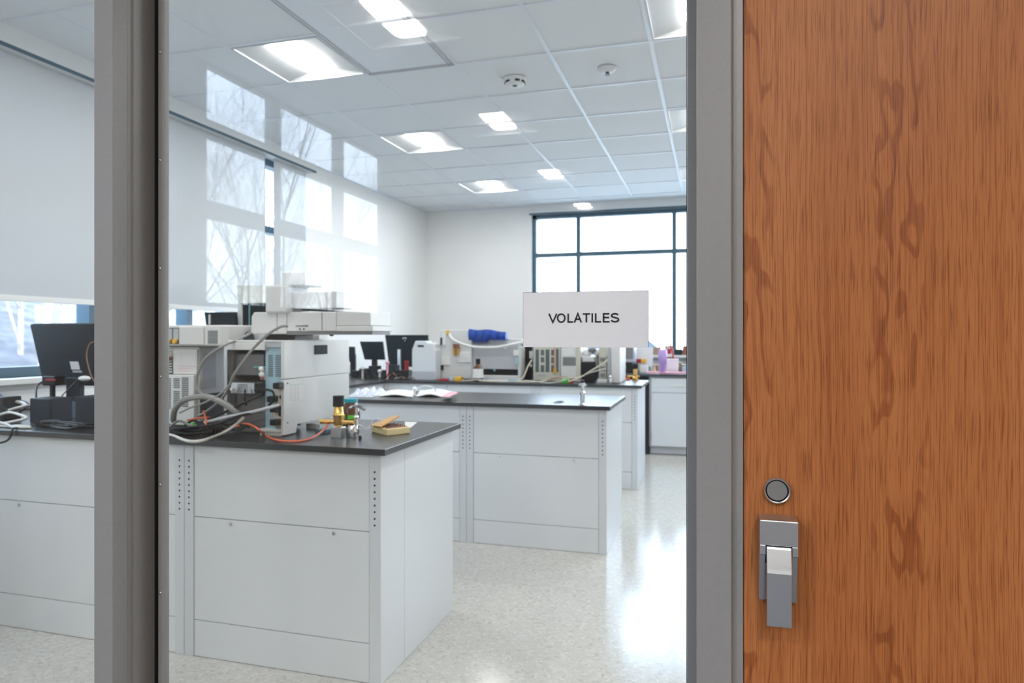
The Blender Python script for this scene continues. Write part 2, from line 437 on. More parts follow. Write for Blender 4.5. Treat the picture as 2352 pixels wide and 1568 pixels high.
struct(MB().box(-2.40, 3.45, BY - .10, BY + .2, WZ0 - .035, WZ0).build('windowsill_2', 'sill', bevel=.004))
# low heater / wiring ledge below the left window
struct(MB().box(LX, LX + .05, 1.2, 6.9, .93, 1.03).build('trim_4', 'sill', bevel=.003))
# shade pocket fascia boards
struct(MB().box(LX, LX + .10, FY1, 6.02, WZ1, H).box(LX, LX + .10, 6.02, 6.05, WZ1 - .004, H).build('trim_5', 'sill'))
struct(MB().box(-2.36, RX, BY - .05, BY, WZ1, H).build('trim_6', 'sill'))
struct(MB().box(LX + .1, LX + .101, 1.15, 6.05, WZ1 - .012, WZ1 + .012).build('trim_7', 'darkframe'))
struct(MB().box(-2.38, RX, BY - .052, BY - .05, WZ1 - .015, WZ1 + .012).build('trim_8', 'darkframe'))
# roller blinds
for i, (y0, y1, zb, lab) in enumerate(((1.55, 3.556, 1.545, 'pale roller blind behind the dark back of the large monitor'),
                                     (3.64, 5.335, 1.545, 'pale roller blind drawn down behind the white bench instruments'),
                                     (5.47, 5.96, 1.2, 'narrow roller blind nearest the solid white wall'))):
    t = thing('roller_blind', lab, 'blind', (LX + .02, (y0 + y1) / 2, zb), 'roller blinds on the side window')
    MB().box(LX + .018, LX + .0205, y0, y1, zb + .03, WZ1 + .05).build('blind_fabric', 'blind', t)
    MB().box(LX + .012, LX + .027, y0, y1, zb, zb + .035).build('hem_bar', 'sill', t, bevel=.004)
    MB().cyl((LX + .045, y0 - .01, WZ1 + .06), .025, y1 - y0 + .02, 'y', 16).build('roller_tube', 'sill', t, smooth=True)

# ------------------------------------------------------------------ glazed partition: frames and panes
ZT = 2.16
fr = MB()
LXm0, LXm1 = -1.086, -1.043
# mullion profile (x, y), seen from above, counter-clockwise
prof = [(LXm0, FY0), (LXm1, FY0), (LXm1, 1.0235), (LXm1 - .004, 1.0245), (LXm1 - .004, 1.036), (LXm1, 1.037), (LXm1, 1.125), (LXm0, 1.125)]
mul = MB().prism(prof, 'z', 0, ZT).build('door_frame_post', 'hm', bevel=.0012)
tag(mul, 'grey-brown painted steel post between the narrow side pane and the wide pane', 'frame', None, 'structure')
prof = [(-.0222, FY0), (.0245, FY0), (.0260, FY0 + .009), (.0400, FY0 + .010), (.0400, 1.125), (-.0222, 1.125)]
jam = MB().prism(prof, 'z', 0, ZT).build('trim_9', 'hm', bevel=.0014)
struct(jam)
# heads and sills of the frame
hd = MB().box(-2.62, LXm0, FY0, 1.125, ZT - .05, ZT + .03).box(LXm1, -.0222, FY0, 1.125, ZT - .05, ZT + .03).box(.04, 1.12, FY0, 1.125, ZT - .05 + .03, ZT + .03)
hd.box(-2.62, LXm0, FY0, 1.125, 0, .10).box(LXm1, -.0222, FY0, 1.125, 0, .10).box(-2.62, -2.57, FY0, 1.125, .1, ZT).box(1.0, 1.08, FY0, 1.125, 0, ZT)
struct(hd.build('trim_10', 'hm', bevel=.0015))
mul.name = 'trim_11'; del mul['category']
GY = 1.092
# wide pane stops
st = MB().box(-1.0263, -1.0112, 1.078, GY - .003, .10, ZT - .05)
st = struct(st.build('trim_12', 'hm', bevel=.0015))
for k in range(9):
    z = 1.476 + .208 * (3 - k)
    s_ = MB().ball((-1.0206, 1.078, z), .0034, 12, 5, (1, .7, 1)); s_.build('screw', 'satin', st, smooth=True)
struct(MB().box(LXm1, -1.0263, 1.0872, GY - .001, .10, ZT - .05).build('trim_13', 'gasket'))
struct(MB().box(-.0380, -.0210, 1.074, GY - .003, .10, ZT - .05).build('trim_14', 'hm', bevel=.0015))
struct(MB().box(-.0392, -.0380, 1.084, GY - .001, .10, ZT - .05).build('trim_15', 'gasket'))
struct(MB().box(-1.0435, -.022, GY, GY + .006, .10, ZT - .05).build('window_4', 'glass'))
struct(MB().box(-2.575, -1.0865, GY, GY + .006, .10, ZT - .05).build('window_5', 'glass'))

# ------------------------------------------------------------------ oak door with push-pull latch
DY = FY0 + .013
dr = MB().box(.0405, .955, DY, DY + .045, .01, ZT - .025).build('door_1', 'wood', bevel=.0012)
struct(dr); ORI[dr.name] = Vector(dr.location)
dx, dz = dr.location.x, dr.location.z
# mesh origin must be the place the grain zones refer to: shift object coords to world
for vtx in dr.data.vertices: vtx.co += dr.location
dr.location = (0, 0, 0); ORI[dr.name] = Vector((0, 0, 0))
# blank cylinder
cx_, cz_ = K(1785, DY - .006), Z(1785, 1127, DY - .006)
rs = 29.5 * zc(cx_, DY) / F
t = thing('cylinder_plug', 'round grey lock cylinder cover with a steel ring on the oak door', 'lock', (cx_, DY, cz_))
ring = MB(); A = 40
pr = [(rs, 0), (rs, -.006), (rs - .0012, -.0075), (rs - .0026, -.0065), (rs - .0030, -.002), (rs - .0030, 0)]
vs = []; fs = []
for r, d in pr: vs += [(cx_ + r * math.cos(2 * PI * i / A), DY + d, cz_ + r * math.sin(2 * PI * i / A)) for i in range(A)]
for k in range(len(pr) - 1):
    for i in range(A): fs.append((k * A + i, k * A + (i + 1) % A, (k + 1) * A + (i + 1) % A, (k + 1) * A + i))
ring._add(vs, fs); ring.build('steel_ring', 'satin', t, smooth=True)
MB().cyl((cx_, DY, cz_), rs - .0025, -.001, 'y', 40).build('dark_gap', 'gasket', t)
MB().cyl((cx_, DY, cz_), rs - .0043, -.006, 'y', 40).build('cover_disc', 'inst_dark' if 'inst_dark' in M else 'bracket', t, bevel=.0006, smooth=True)
# latch body
yb = DY - .030
x0, x1 = K(1745.5, yb), K(1834, yb); zt_ = Z(1790, 1196, yb); zm = Z(1790, 1276.5, yb)
zbt = Z(1785, 1381, DY - .012)
t = thing('door_latch', 'satin steel push-pull latch with a downward paddle on the oak door', 'door handle', ((x0 + x1) / 2, DY, zbt))
px0, px1 = K(1761, yb - .004) - .0008, K(1819, yb - .004) + .0008
bd = MB()
pr = [(DY, zbt - .001), (DY, zt_ + .001), (yb + .001, zt_), (yb, zt_ - .001), (yb, zm), (yb + .006, zm - .0015), (DY - .011, zbt)]
# side cheeks with a slot for the paddle
poly = [(p[0], p[1]) for p in pr][::-1]
zs = Z(1790, 1254, yb)
low = [(DY, zbt - .001), (DY, zs), (yb, zs), (yb, zm), (yb + .006, zm - .0015), (DY - .011, zbt)][::-1]
bd.prism(low, 'x', x0, px0); bd.prism(low, 'x', px1, x1)
bd.prism([(DY, zs), (DY, zt_ + .001), (yb + .001, zt_), (yb, zt_ - .001), (yb, zs)][::-1], 'x', x0, x1); bd.box(px0, px1, DY - .008, DY, zbt, zs)
bd.build('latch_body', 'satin', t, bevel=.0008)
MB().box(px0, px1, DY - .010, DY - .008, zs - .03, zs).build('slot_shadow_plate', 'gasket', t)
# paddle: bends outward below the hinge
zk = Z(1790, 1318, yb - .012); ze = Z(1790, 1447, yb - .014)
ya = yb - .0015; yk = yb - .008; ye = yb - .007
outer = [(ya, zs - .001), (ya - .001, zs - .004), (yk, zk + .004), (yk - .0012, zk - .001), (ye, ze + .0015), (ye + .001, ze)]
inner = [(ye + .006, ze + .0005), (yk + .006, zk), (ya + .008, zs - .006), (ya + .007, zs - .0015)]
MB().prism(outer + inner, 'x', px0 + .0008, px1 - .0008).build('paddle', 'satin', t, bevel=.0012, segs=3)

# ------------------------------------------------------------------ sign
SYp = GY - .0035
sx0, sx1 = K(1201.5, SYp), K(1488, SYp); sz0 = Z(1345, 797.5, SYp); sz1 = Z(1345, 669.7, SYp)
t = thing('room_sign', 'small white VOLATILES sign with braille, stuck on the wide glass pane', 'sign', ((sx0 + sx1) / 2, SYp + .003, sz0))
MB().box(sx0, sx1, SYp, SYp + .0030, sz0, sz1).build('sign_plate', 'signface', t, bevel=.0002)
e = .0006
bk = MB().box(sx0 - e, sx1 + e, SYp + .0012, SYp + .0034, sz0 + .0004, sz1 + e); bk.build('backing_edge', 'signedge', t)
def glyph_strokes():
    "strokes in a unit cap-height box: list of (letter, advance width, [polylines])"
    def arc(cx, cy, rx, ry, a0, a1, n=14):
        return [(cx + rx * math.cos(math.radians(a0 + (a1 - a0) * i / n)), cy + ry * math.sin(math.radians(a0 + (a1 - a0) * i / n))) for i in range(n + 1)]
    h = .065
    V = [[(.05, 1), (.47, 0.02), (.89, 1)]]
    O = [arc(.5, .5, .5 - h, .5 - h + .01, 90, 450, 32)]
    Lt = [[(h, 1), (h, h), (.62, h)]]
    A = [[(.03, 0), (.44, .98), (.85, 0)], [(.19, .36), (.69, .36)]]
    T = [[(.0, 1 - h), (.80, 1 - h)], [(.40, 1 - h), (.40, 0)]]
    I = [[(h, 0), (h, 1)]]
    E = [[(.70, 1 - h), (h, 1 - h), (h, h), (.72, h)], [(h, .53), (.66, .53)]]
    S = [arc(.44, .735, .33, .20, 18, 180, 12) + arc(.44, .735, .33, .20, 180, 262, 8)[1:] + arc(.45, .275, .365, .215, 80, 0, 9)[0:] + arc(.45, .275, .365, .215, 0, -172, 12)[1:]]
    return dict(V=V, O=O, L=Lt, A=A, T=T, I=I, E=E, S=S)
GS = glyph_strokes()
def stroke(mb, pl, hw, mapf):
    closed = (abs(pl[0][0] - pl[-1][0]) + abs(pl[0][1] - pl[-1][1])) < 1e-4
    P = [Vector(p) for p in pl]; n = len(P); Lf = []; Rt = []
    for i in range(n):
        if closed:
            a = P[(i - 1) % (n - 1)] if i else P[n - 2]; b = P[(i + 1) % (n - 1)] if i < n - 1 else P[1]
        else: a = P[i - 1] if i else P[i]; b = P[i + 1] if i < n - 1 else P[i]
        d1 = (P[i] - a).normalized() if (P[i] - a).length > 1e-9 else None; d2 = (b - P[i]).normalized() if (b - P[i]).length > 1e-9 else None
        d1 = d1 or d2; d2 = d2 or d1
        n1 = Vector((-d1.y, d1.x)); n2 = Vector((-d2.y, d2.x)); nn = (n1 + n2)
        nn = nn.normalized() if nn.length > 1e-6 else n1
        k = min(1 / max(nn.dot(n1), .3), 2.2)
        Lf.append(P[i] + nn * hw * k); Rt.append(P[i] - nn * hw * k)
    b0 = len(mb.v)
    vs = []
    for dpt in (0, 1):
        vs += [mapf(p, dpt) for p in Lf] + [mapf(p, dpt) for p in Rt]
    fs = []
    for i in range(n - 1):
        fs.append((i, i + 1, n + i + 1, n + i)); fs.append((2 * n + i, 3 * n + i, 3 * n + i + 1, 2 * n + i + 1))
        fs.append((i, 2 * n + i, 2 * n + i + 1, i + 1)); fs.append((n + i, n + i + 1, 3 * n + i + 1, 3 * n + i))
    if not closed:
        fs += [(0, n, 3 * n, 2 * n), (n - 1, 3 * n - 1, 4 * n - 1, 2 * n - 1)]
    mb._add(vs, fs)
caph = 20.8 * zc(K(1345, SYp), SYp) / F
zb_ = Z(1345, 740.2, SYp)
lt = MB()
s0 = 420 / 1733.; U0 = 1180
for ch, a, b in (('V', 330, 412), ('O', 411, 490), ('L', 511, 562), ('A', 572, 643), ('T', 654, 723), ('I', 738, 750), ('L', 771, 828), ('E', 846, 908), ('S', 922, 996)):
    xa, xb = K(U0 + a * s0, SYp), K(U0 + b * s0, SYp)
    for pl in GS[ch]:
        xs = [p[0] for g_ in GS[ch] for p in g_]
        wmin, wmax = {'V': (0, .94), 'O': (0, 1), 'L': (0, .62), 'A': (0, .88), 'T': (0, .8), 'I': (0, .13), 'E': (0, .72), 'S': (.05, .84)}[ch]
        kx = (xb - xa) / (wmax - wmin)
        def mp(p, d, xa=xa, kx=kx, wmin=wmin): return (xa + (p.x - wmin) * kx, SYp - .0008 + .0009 * d, zb_ + p.y * caph)
        hw = .065 * caph / caph
        # stroke drawn in a space scaled so both directions have equal thickness
        q = [(xa / caph + (p[0] - wmin) * kx / caph, p[1]) for p in pl]
        stroke(lt, q, .084, lambda p, d: (p.x * caph, SYp - .0008 + .0009 * d, zb_ + p.y * caph))
lt.build('lettering', 'ink', t, label='black raised lettering')
br = MB(); dots = {'v': (1, 2, 3, 6), 'o': (1, 3, 5), 'l': (1, 2, 3), 'a': (1,), 't': (2, 3, 4, 5), 'i': (2, 4), 'e': (1, 5), 's': (2, 3, 4)}
bx0 = K(1309, SYp); zbr = Z(1345, 771.5, SYp)
for i, ch in enumerate('volatiles'):
    for d in dots[ch]:
        x = bx0 + i * .0058 + (0 if d < 4 else .0023); z = zbr - ((d - 1) % 3) * .0023
        br.ball((x, SYp, z), .0008, 8, 4, (1, .6, 1))
br.build('braille_dots', 'signface', t, smooth=True)

# ------------------------------------------------------------------ ceiling lights
def troffer(x0, y0, sx, sy, m, label, group):
    t = thing('ceiling_light', label, 'ceiling light', (x0 + sx / 2, y0 + sy / 2, H), group)
    z = H - .004; rim = .012
    f = MB()
    f.box(x0, x0 + sx, y0, y0 + rim, z - .004, z + .03).box(x0, x0 + sx, y0 + sy - rim, y0 + sy, z - .004, z + .03)
    f.box(x0, x0 + rim, y0 + rim, y0 + sy - rim, z - .004, z + .03).box(x0 + sx - rim, x0 + sx, y0 + rim, y0 + sy - rim, z - .004, z + .03)
    f.build('light_frame', 'troffer', t)
    xa, xb = x0 + sx * .33, x0 + sx * .67
    zr = H + .030; ya, yb_ = y0 + rim + .030, y0 + sy - rim - .030
    X0, X1, Y0, Y1 = x0 + rim, x0 + sx - rim, y0 + rim, y0 + sy - rim
    w = MB()                                  # sloping reflector wings and end plates
    w.quad([(X0, Y0, H), (xa, ya, zr), (xa, yb_, zr), (X0, Y1, H)]).quad([(X1, Y0, H), (X1, Y1, H), (xb, yb_, zr), (xb, ya, zr)])
    w.quad([(X0, Y0, H), (X1, Y0, H), (xb, ya, zr), (xa, ya, zr)]).quad([(X0, Y1, H), (xa, yb_, zr), (xb, yb_, zr), (X1, Y1, H)])
    w.box(X0, X1, Y0, Y1, zr + .002, zr + .006)
    w.build('reflector_wing', 'troffer', t)
    n = 10; vs = []; fs = []
    for j in range(13):
        ty = j / 12; yy = ya + (yb_ - ya) * ty
        end = max(0, 1 - abs(2 * ty - 1) ** 5) ** .5
        for i in range(n + 1):
            a = PI * i / n
            vs.append(((xa + xb) / 2 - (xb - xa) / 2 * math.cos(a) * (.72 + .28 * end), yy, zr - .004 - .016 * math.sin(a) ** .6 * end))
    for j in range(12):
        for i in range(n): fs.append((j * (n + 1) + i, j * (n + 1) + i + 1, (j + 1) * (n + 1) + i + 1, (j + 1) * (n + 1) + i))
    d = MB(); d._add(vs, fs); d.build('diffuser', m, t, smooth=True)
    return t
LG = 'square recessed ceiling lights of the laboratory'
rows = [('closest to the side pane', 3.533), ('second', 5.453), ('third', 7.373)]
t0 = troffer(-2.822, 3.533, .597, .60, 'led', 'recessed square ceiling light, the one largest in view', LG)
labs = {(-2.822, 5.453): 'recessed square ceiling light, middle of the row of three beside the side windows',
        (-2.822, 7.373): 'recessed square ceiling light closest to the solid white corner',
        (-.346, 3.533): 'recessed square ceiling light cut off by the grey door jamb at the top edge',
        (-.346, 5.453): 'recessed square ceiling light partly behind the jamb, halfway to the far window',
        (-.346, 7.373): 'recessed square ceiling light partly behind the jamb, just before the far window'}
base = Vector(t0.location)
for (x, y), lb in labs.items():
    copy_tree(t0, base + Vector((x + 2.822, y - 3.533, 0)), None, lb)
for x in (2.128,):
    for y in (3.533, 5.453, 7.373):
        copy_tree(t0, base + Vector((x + 2.822, y - 3.533, 0)), None, 'recessed square ceiling light of the row hidden behind the oak door')
for (x, y) in ((-2.822, 1.613), (-.346, 1.613)):
    copy_tree(t0, base + Vector((x + 2.822, y - 3.533, 0)), None, 'recessed square ceiling light just inside the glass, above the frame')
th = troffer(-2.009, -1.61, .597, .60, 'led_hall', 'hall ceiling light: one row mirrored in the glass, another added unseen for the door', 'recessed ceiling lights of the hall')
base = Vector(th.location)
for k in range(1, 4): copy_tree(th, base + Vector((0, -1.92 * k, 0)))
for k in range(0, 3): copy_tree(th, base + Vector((2.474, -.0 - 1.92 * k, 0)))  # row outside the glass's view, added to light the door

# plaque diffuser, smoke detector, sprinkler cover
t = thing('air_diffuser', 'flat grey rectangular air diffuser set in the ceiling beside the brightest light', 'vent', (-1.9, 3.5, H - .01))
MB().box(-2.205, -1.606, 2.885, 4.143, H - .010, H - .006).build('diffuser_plate', 'inst_grey2' if 'inst_grey2' in M else 'grid', t, bevel=.002)
fr_ = MB(); z0_, z1_ = H - .014, H - .004
for k in (0, 1):
    e_ = k * .022
    fr_.box(-2.207 + e_, -2.199 + e_, 2.883, 4.145, z0_, z1_)
    fr_.box(-1.612 - e_, -1.604 - e_, 2.883, 4.145, z0_, z1_)
    fr_.box(-2.207, -1.604, 4.137 - e_, 4.145 - e_, z0_, z1_)
fr_.build('diffuser_rim', 'inst_grey', t)
t = thing('smoke_detector', 'round white smoke detector with dark slots on the ceiling', 'smoke detector', (-1.297, 4.50, H - .045))
MB().lathe([(.055, 0), (.066, .006), (.070, .022), (.078, .032), (.080, .045)], (-1.297, 4.50, H - .05)).build('detector_body', 'sill', t, smooth=True)
for a in (200, 240, 300, 340, 20):
    s_ = MB().box(-1.297 + .052, -1.297 + .0705, 4.50 - .016, 4.50 + .016, H - .040, H - .026); s_.rot(0, math.radians(a), 'Z', (-1.297, 4.50, H)); s_.build('sensor_slot', 'charcoal', t)
MB().cyl((-1.297, 4.5, H - .0525), .016, .004).build('sensor_eye', 'charcoal', t)
t = thing('ceiling_sprinkler', 'small round white sprinkler cover on the ceiling beside the smoke detector', 'sprinkler', (-.664, 4.49, H - .03))
MB().lathe([(.034, 0), (.046, .004), (.060, .016), (.062, .024)], (-.664, 4.49, H - .03)).build('escutcheon', 'sill', t, smooth=True)
MB().cyl((-.664, 4.49, H - .045), .012, .016).cyl((-.664, 4.49, H - .047), .018, .003).build('sprinkler_head', 'darkframe', t, smooth=True)

# ------------------------------------------------------------------ benches
CT = .914
def bench_unit(xr, y0, y1, w, label, end=False, group='white steel bench units'):
    "steel base cabinet: right end at xr, width w"
    xl = xr - w
    t = thing('bench_cabinet', label, 'cabinet', ((xl + xr) / 2, (y0 + y1) / 2, 0), group)
    zt = CT - .0254
    pw = .048
    MB().box(xl + .004, xr - .004, y0 + .02, y1, 0.0, zt).build('carcass', 'steel_white', t)
    for xp in (xl, xr - pw):
        hr = MB().box(xp + .001, xp + pw - .001, y0, y0 + .022, 0, zt).build('slotted_post', 'steel_post', t, bevel=.0012)
        ho = MB()
        for k in range(9):
            ho.cyl((xp + pw / 2, y0 - .0006, .820 - k * .0257), .0042, .002, 'y', 12)
        ho.build('shelf_pin_hole', 'hole', hr)
    xa, xb = xl + pw + .001, xr - pw - .001
    for nm, za, zb in (('upper_panel', .588, zt - .001), ('lower_panel', .155, .585), ('kick_panel', .002, .152)):
        p = MB().box(xa, xb, y0 + .003, y0 + .021, za, zb).build(nm, 'steel_white', t, bevel=.0012)
        if nm == 'lower_panel':
            for q in (.22, .81):
                f_ = MB(); xx = xa + (xb - xa) * q
                f_.cyl((xx, y0 + .003, .568), .006, -.004, 'y', 14); f_.build('panel_latch', 'alu', p, smooth=True)
    if end:
        ym = y0 + .215
        MB().box(xr - .004, xr + .001, y0 + .002, ym - .001, .001, zt).build('end_panel', 'steel_white', t, bevel=.0006)
        MB().box(xr - .004, xr + .001, ym + .001, y1, .001, zt).build('end_panel', 'steel_white', t, bevel=.0006)
    return t
def worktop(x0, x1, y0, y1, label, holes=()):
    t = MB().box(x0, x1, y0, y1, CT - .0254, CT).build('worktop', 'epoxy', bevel=.002)
    return tag(t, label, 'worktop', 'black epoxy worktops')
B1X, B1Y0, B1Y1 = -1.229, 2.394, 3.158
B2X, B2Y0, B2Y1 = -.6286, 4.21, 4.93
B3X, B3Y0, B3Y1 = -.633, 6.05, 6.74
bench_unit(B1X, B1Y0, B1Y1, .914, 'white steel bench unit with the corner closest to the grey jamb, in front', True)
bench_unit(B1X - .914, B1Y0, B1Y1, 1.219, 'wide white bench unit behind the steel post, seen through both panes')
bench_unit(B1X - .914 - 1.219, B1Y0, B1Y1, .54, 'white bench unit of the front bench tight against the window wall')
worktop(LX + .01, -1.197, 2.369, 3.19, 'black worktop of the front bench carrying the tall white analyser')
bench_unit(B2X, B2Y0, B2Y1, .914, 'white steel unit at the free end of the middle bench, under the chrome gas tap', True)
bench_unit(B2X - .914, B2Y0, B2Y1, .914, 'white steel unit of the middle bench partly behind the front bench corner')
bench_unit(B2X - 1.828, B2Y0, B2Y1, 1.45, 'white steel unit of the middle bench hidden behind the analysers')
worktop(LX + .01, -.603, 4.185, 4.955, 'black worktop of the middle bench with papers and a chrome gas tap on it')
bench_unit(B3X, B3Y0, B3Y1, .914, 'white steel unit at the free end of the rear bench, before the drawer cabinet', True)
bench_unit(B3X - .914, B3Y0, B3Y1, .914, 'white steel unit of the rear bench beneath the blue cloth instrument')
bench_unit(B3X - 1.828, B3Y0, B3Y1, .61, 'white steel unit of the rear bench beneath the white jug')
worktop(-3.04, -.595, 6.026, 6.775, 'black worktop of the rear bench crowded with instruments and cables')
# side counter along the window wall, linking the benches
t = thing('side_cabinet', 'grey-white cabinet run under the side counter between middle and rear bench', 'cabinet', (-3.5, 5.8, 0))
MB().box(LX + .06, -3.07, 4.97, 7.0, 0, CT - .0254).build('carcass', 'steel_white', t, bevel=.002)
for k in range(3):
    MB().box(-3.07, -3.06, 4.98 + k * .35, 5.32 + k * .35, .12, CT - .04).build('cabinet_door', 'steel_white', t, bevel=.002)
t = MB().box(LX + .06, -3.042, 4.96, 7.02, CT - .0254, CT).build('worktop', 'epoxy', bevel=.002)
tag(t, 'black side counter running along the wall toward the rear bench monitors', 'worktop', 'black epoxy worktops')
# far counter below the back window
t = thing('drawer_cabinet', 'white cabinet with one drawer over a door, beneath the far window', 'cabinet', (-.3, 8.2, 0))
fx0 = -.696; fy = 7.90
MB().box(fx0, .62, fy + .02, fy + .6, .09, CT - .0254).build('carcass', 'inst_grey', t, bevel=.001)
MB().box(fx0 + .005, .62, fy + .05, fy + .58, 0, .09).build('toe_kick', 'bracket', t)
MB().box(fx0 + .01, .62, fy + .045, fy + .05, .012, .088).build('kick_strip', 'inst_grey', t)
d = MB().box(fx0 + .025, -.02, fy, fy + .02, .705, .868).build('drawer', 'steel_white', t, bevel=.003)
MB().box(-.470, -.305, fy - .012, fy, .775, .800).build('drawer_pull', 'sill', d, bevel=.006)
d = MB().box(fx0 + .025, -.02, fy, fy + .02, .10, .700).build('cabinet_door', 'steel_white', t, bevel=.003)
for z in (.18, .60): MB().cyl((fx0 + .026, fy - .004, z), .006, .07, 'z', 10).build('hinge', 'alu', d, smooth=True)
d = MB().box(-.01, .60, fy, fy + .02, .705, .868).build('drawer', 'steel_white', t, bevel=.003)
d = MB().box(-.01, .60, fy, fy + .02, .10, .700).build('cabinet_door', 'steel_white', t, bevel=.003)
t = thing('kneehole_shade', 'narrow black boards painted as the shade of the kneehole beside the drawer cabinet', 'panel', (fx0 - .02, 7.92, 0))
MB().box(fx0 - .045, fx0 - .004, 7.90, 8.45, 0, CT - .03).build('shade_board', 'black', t)  # black board stands in for the shade inside the open kneehole
MB().box(-3.0, fx0 - .045, 8.44, 8.46, 0, CT - .03).build('shade_back', 'charcoal', t)  # dark back, continues the painted kneehole shade
t = MB().box(-3.0, 3.0, 7.87, 8.86, CT - .0254, CT).build('worktop', 'epoxy', bevel=.002)
tag(t, 'black counter in front of the far window, under the lilac bottle', 'worktop', 'black epoxy worktops')
t = thing('counter_support', 'closed white cabinets under the far counter, beyond the door jamb', 'cabinet', (1.9, 8.3, 0))
MB().box(.64, 3.0, 7.92, 8.6, 0, CT - .0254).build('carcass', 'steel_white', t, bevel=.002)

# ------------------------------------------------------------------ front bench: instruments
Zc0 = CT
def slots(x0, x1, z0, z1, y, n, th=.35, d=.0015):
    mb = MB(); p = (z1 - z0) / n
    for k in range(n): mb.box(x0, x1, y - d, y, z0 + p * (k + .5 - th / 2), z0 + p * (k + .5 + th / 2))
    return mb
# white analyser with side grille (behind the post, partly)
AY = 2.62; AX1 = K(453, AY); AX0 = -2.60
t = thing('gas_analyser', 'tall white analyser with grilled lower front and yellow knobs, beside the steel post', 'lab instrument', ((AX0 + AX1) / 2, AY + .2, Zc0))
zA = Zx(796, AX1, AY); zmid = Zx(861, AX1, AY); xm = K(397, AY)
MB().box(AX0, AX1, AY + .012, 3.08, Zc0 + .004, zA).build('housing', 'inst', t, bevel=.004)
MB().box(xm, AX1 - .002, AY, AY + .012, zmid + .002, zA - .012).build('front_door', 'inst', t, bevel=.003)
lo = MB().box(AX0, AX1 - .006, AY - .014, AY + .010, Zc0 + .012, zmid).build('lower_cover', 'inst_grey2' if False else 'inst', t, bevel=.003)
for (ua, ub, va, vb, n) in ((384, 398, 868, 940, 18), (404, 418, 868, 892, 6), (404, 418, 897, 938, 10), (423, 438, 866, 935, 16)):
    slots(K(ua, AY), K(ub, AY), Zx(vb, AX1, AY), Zx(va, AX1, AY), AY - .014, n, .5).build('grille', 'slot', lo)
MB().box(AX0 + .01, xm - .004, AY, AY + .012, zmid + .004, zA - .05).build('mesh_panel', 'slot', t)
mm = MB()
for k in range(12): mm.box(AX0 + .01, xm - .004, AY - .002, AY, zmid + .01 + k * .0125, zmid + .016 + k * .0125)
mm.build('mesh_bar', 'inst_beige', t)
kb = MB().cyl((K(385, AY), AY, zA - .055), .013, -.018, 'y', 14); kb.build('yellow_knob', 'yellow', t, smooth=True)
kb = MB().cyl((K(397, AY) - .012, AY, zA - .052), .008, -.016, 'y', 14); kb.build('brown_knob', 'wood_brown', t, smooth=True)
x_ = AX1 + .001
sd = MB().box(x_ - .002, x_ + .002, AY + .03, 2.74, 1.10, zA - .03); sd.build('side_recess', 'inst_grey', t)
MB().box(x_ - .002, x_ + .003, AY + .02, 3.05, .965, 1.075).build('side_bay', 'charcoal', t)
wl = MB(); 
for i in range(3): wl.box(K(409, AY), K(409 + (44, 30, 26)[i], AY), AY - .0006, AY, 1.205 - i * .012, 1.207 - i * .012)
wl.build('faded_print', 'pink', t)
# its wide top unit
BYf = 2.60; bx0, bx1 = -2.62, K(520, BYf)
zT = Zx(746, bx1, BYf); zBt = zA + .003
t = thing('detector_module', 'wide low white module lying on the grilled analyser, with a small dark arch', 'lab instrument', ((bx0 + bx1) / 2, 2.8, zBt), None)
MB().prism([(bx0, BYf), (bx1 - .03, BYf), (bx1, BYf + .02), (bx1 + .02, BYf + .20), (bx1 + .02, 3.02), (bx0, 3.02)], 'z', zBt, zT).build('module_body', 'inst', t, bevel=.008)
g_ = slots(K(478, BYf), K(500, BYf), Zx(789, bx1, BYf), Zx(758, bx1, BYf), BYf - .0005, 9, .45, .002); g_.build('grille', 'slot', t)
for ua in (384, 399):
    MB().box(K(ua, BYf), K(ua + 12, BYf), BYf - .003, BYf + .001, Zx(780, bx1, BYf), Zx(754, bx1, BYf)).build('gauge_window', 'inst_grey', t)
    MB().cyl((K(ua + 6, BYf), BYf - .002, Zx(784, bx1, BYf)), .010, -.014, 'y', 12).build('yellow_knob', 'yellow', t, smooth=True)
MB().box(K(380, BYf), K(412, BYf), BYf - .001, BYf + .004, Zx(790, bx1, BYf), Zx(752, bx1, BYf)).build('dark_recess', 'slot', t)
MB().box(K(413, BYf), K(470, BYf), BYf - .006, BYf, Zx(792, bx1, BYf), Zx(750, bx1, BYf)).build('front_cover', 'inst', t, bevel=.003)
xa = bx1 + .02; n_ = 12
poly = [(2.735 + .035 * math.cos(PI * i / n_), zBt + .03 + .035 * math.sin(PI * i / n_)) for i in range(n_ + 1)]
MB().prism(poly, 'x', xa - .01, xa + .0015).build('dark_arch', 'charcoal', t)
# main chromatograph
GX0, GX1 = K(514, 2.55), -1.765; GYf, GYb = 2.55, 3.10
zG = Zx(781.5, GX1, GYf); xs_ = K(606, GYf)
t = thing('gas_chromatograph', 'tall white chromatograph with small dark display and open cabled rear, on the front bench', 'lab instrument', ((GX0 + GX1) / 2, 2.82, Zc0))
zsm = Zx(871.5, GX1, GYf)
MB().box(GX1 - .016, GX1, GYf, GYb, zsm + .001, zG).build('upper_side_panel', 'inst', t, bevel=.003)
lp = MB().prism([(GYf, Zc0 + .004), (GYf + .09, Zc0 + .004), (GYf + .10, Zc0 + .04), (GYb, Zc0 + .04), (GYb, zsm - .001), (GYf, zsm - .001)], 'x', GX1 - .016, GX1).build('lower_side_panel', 'inst', t, bevel=.003)
yd0, yd1 = GX1 / math.tan(math.atan((722 - CU) / F) - YAW), GX1 / math.tan(math.atan((751 - CU) / F) - YAW)
MB().box(GX1 - .002, GX1 + .004, yd0, yd1, Zx(814, GX1, yd0), Zx(792.5, GX1, yd0)).build('display', 'screen', t, bevel=.002)
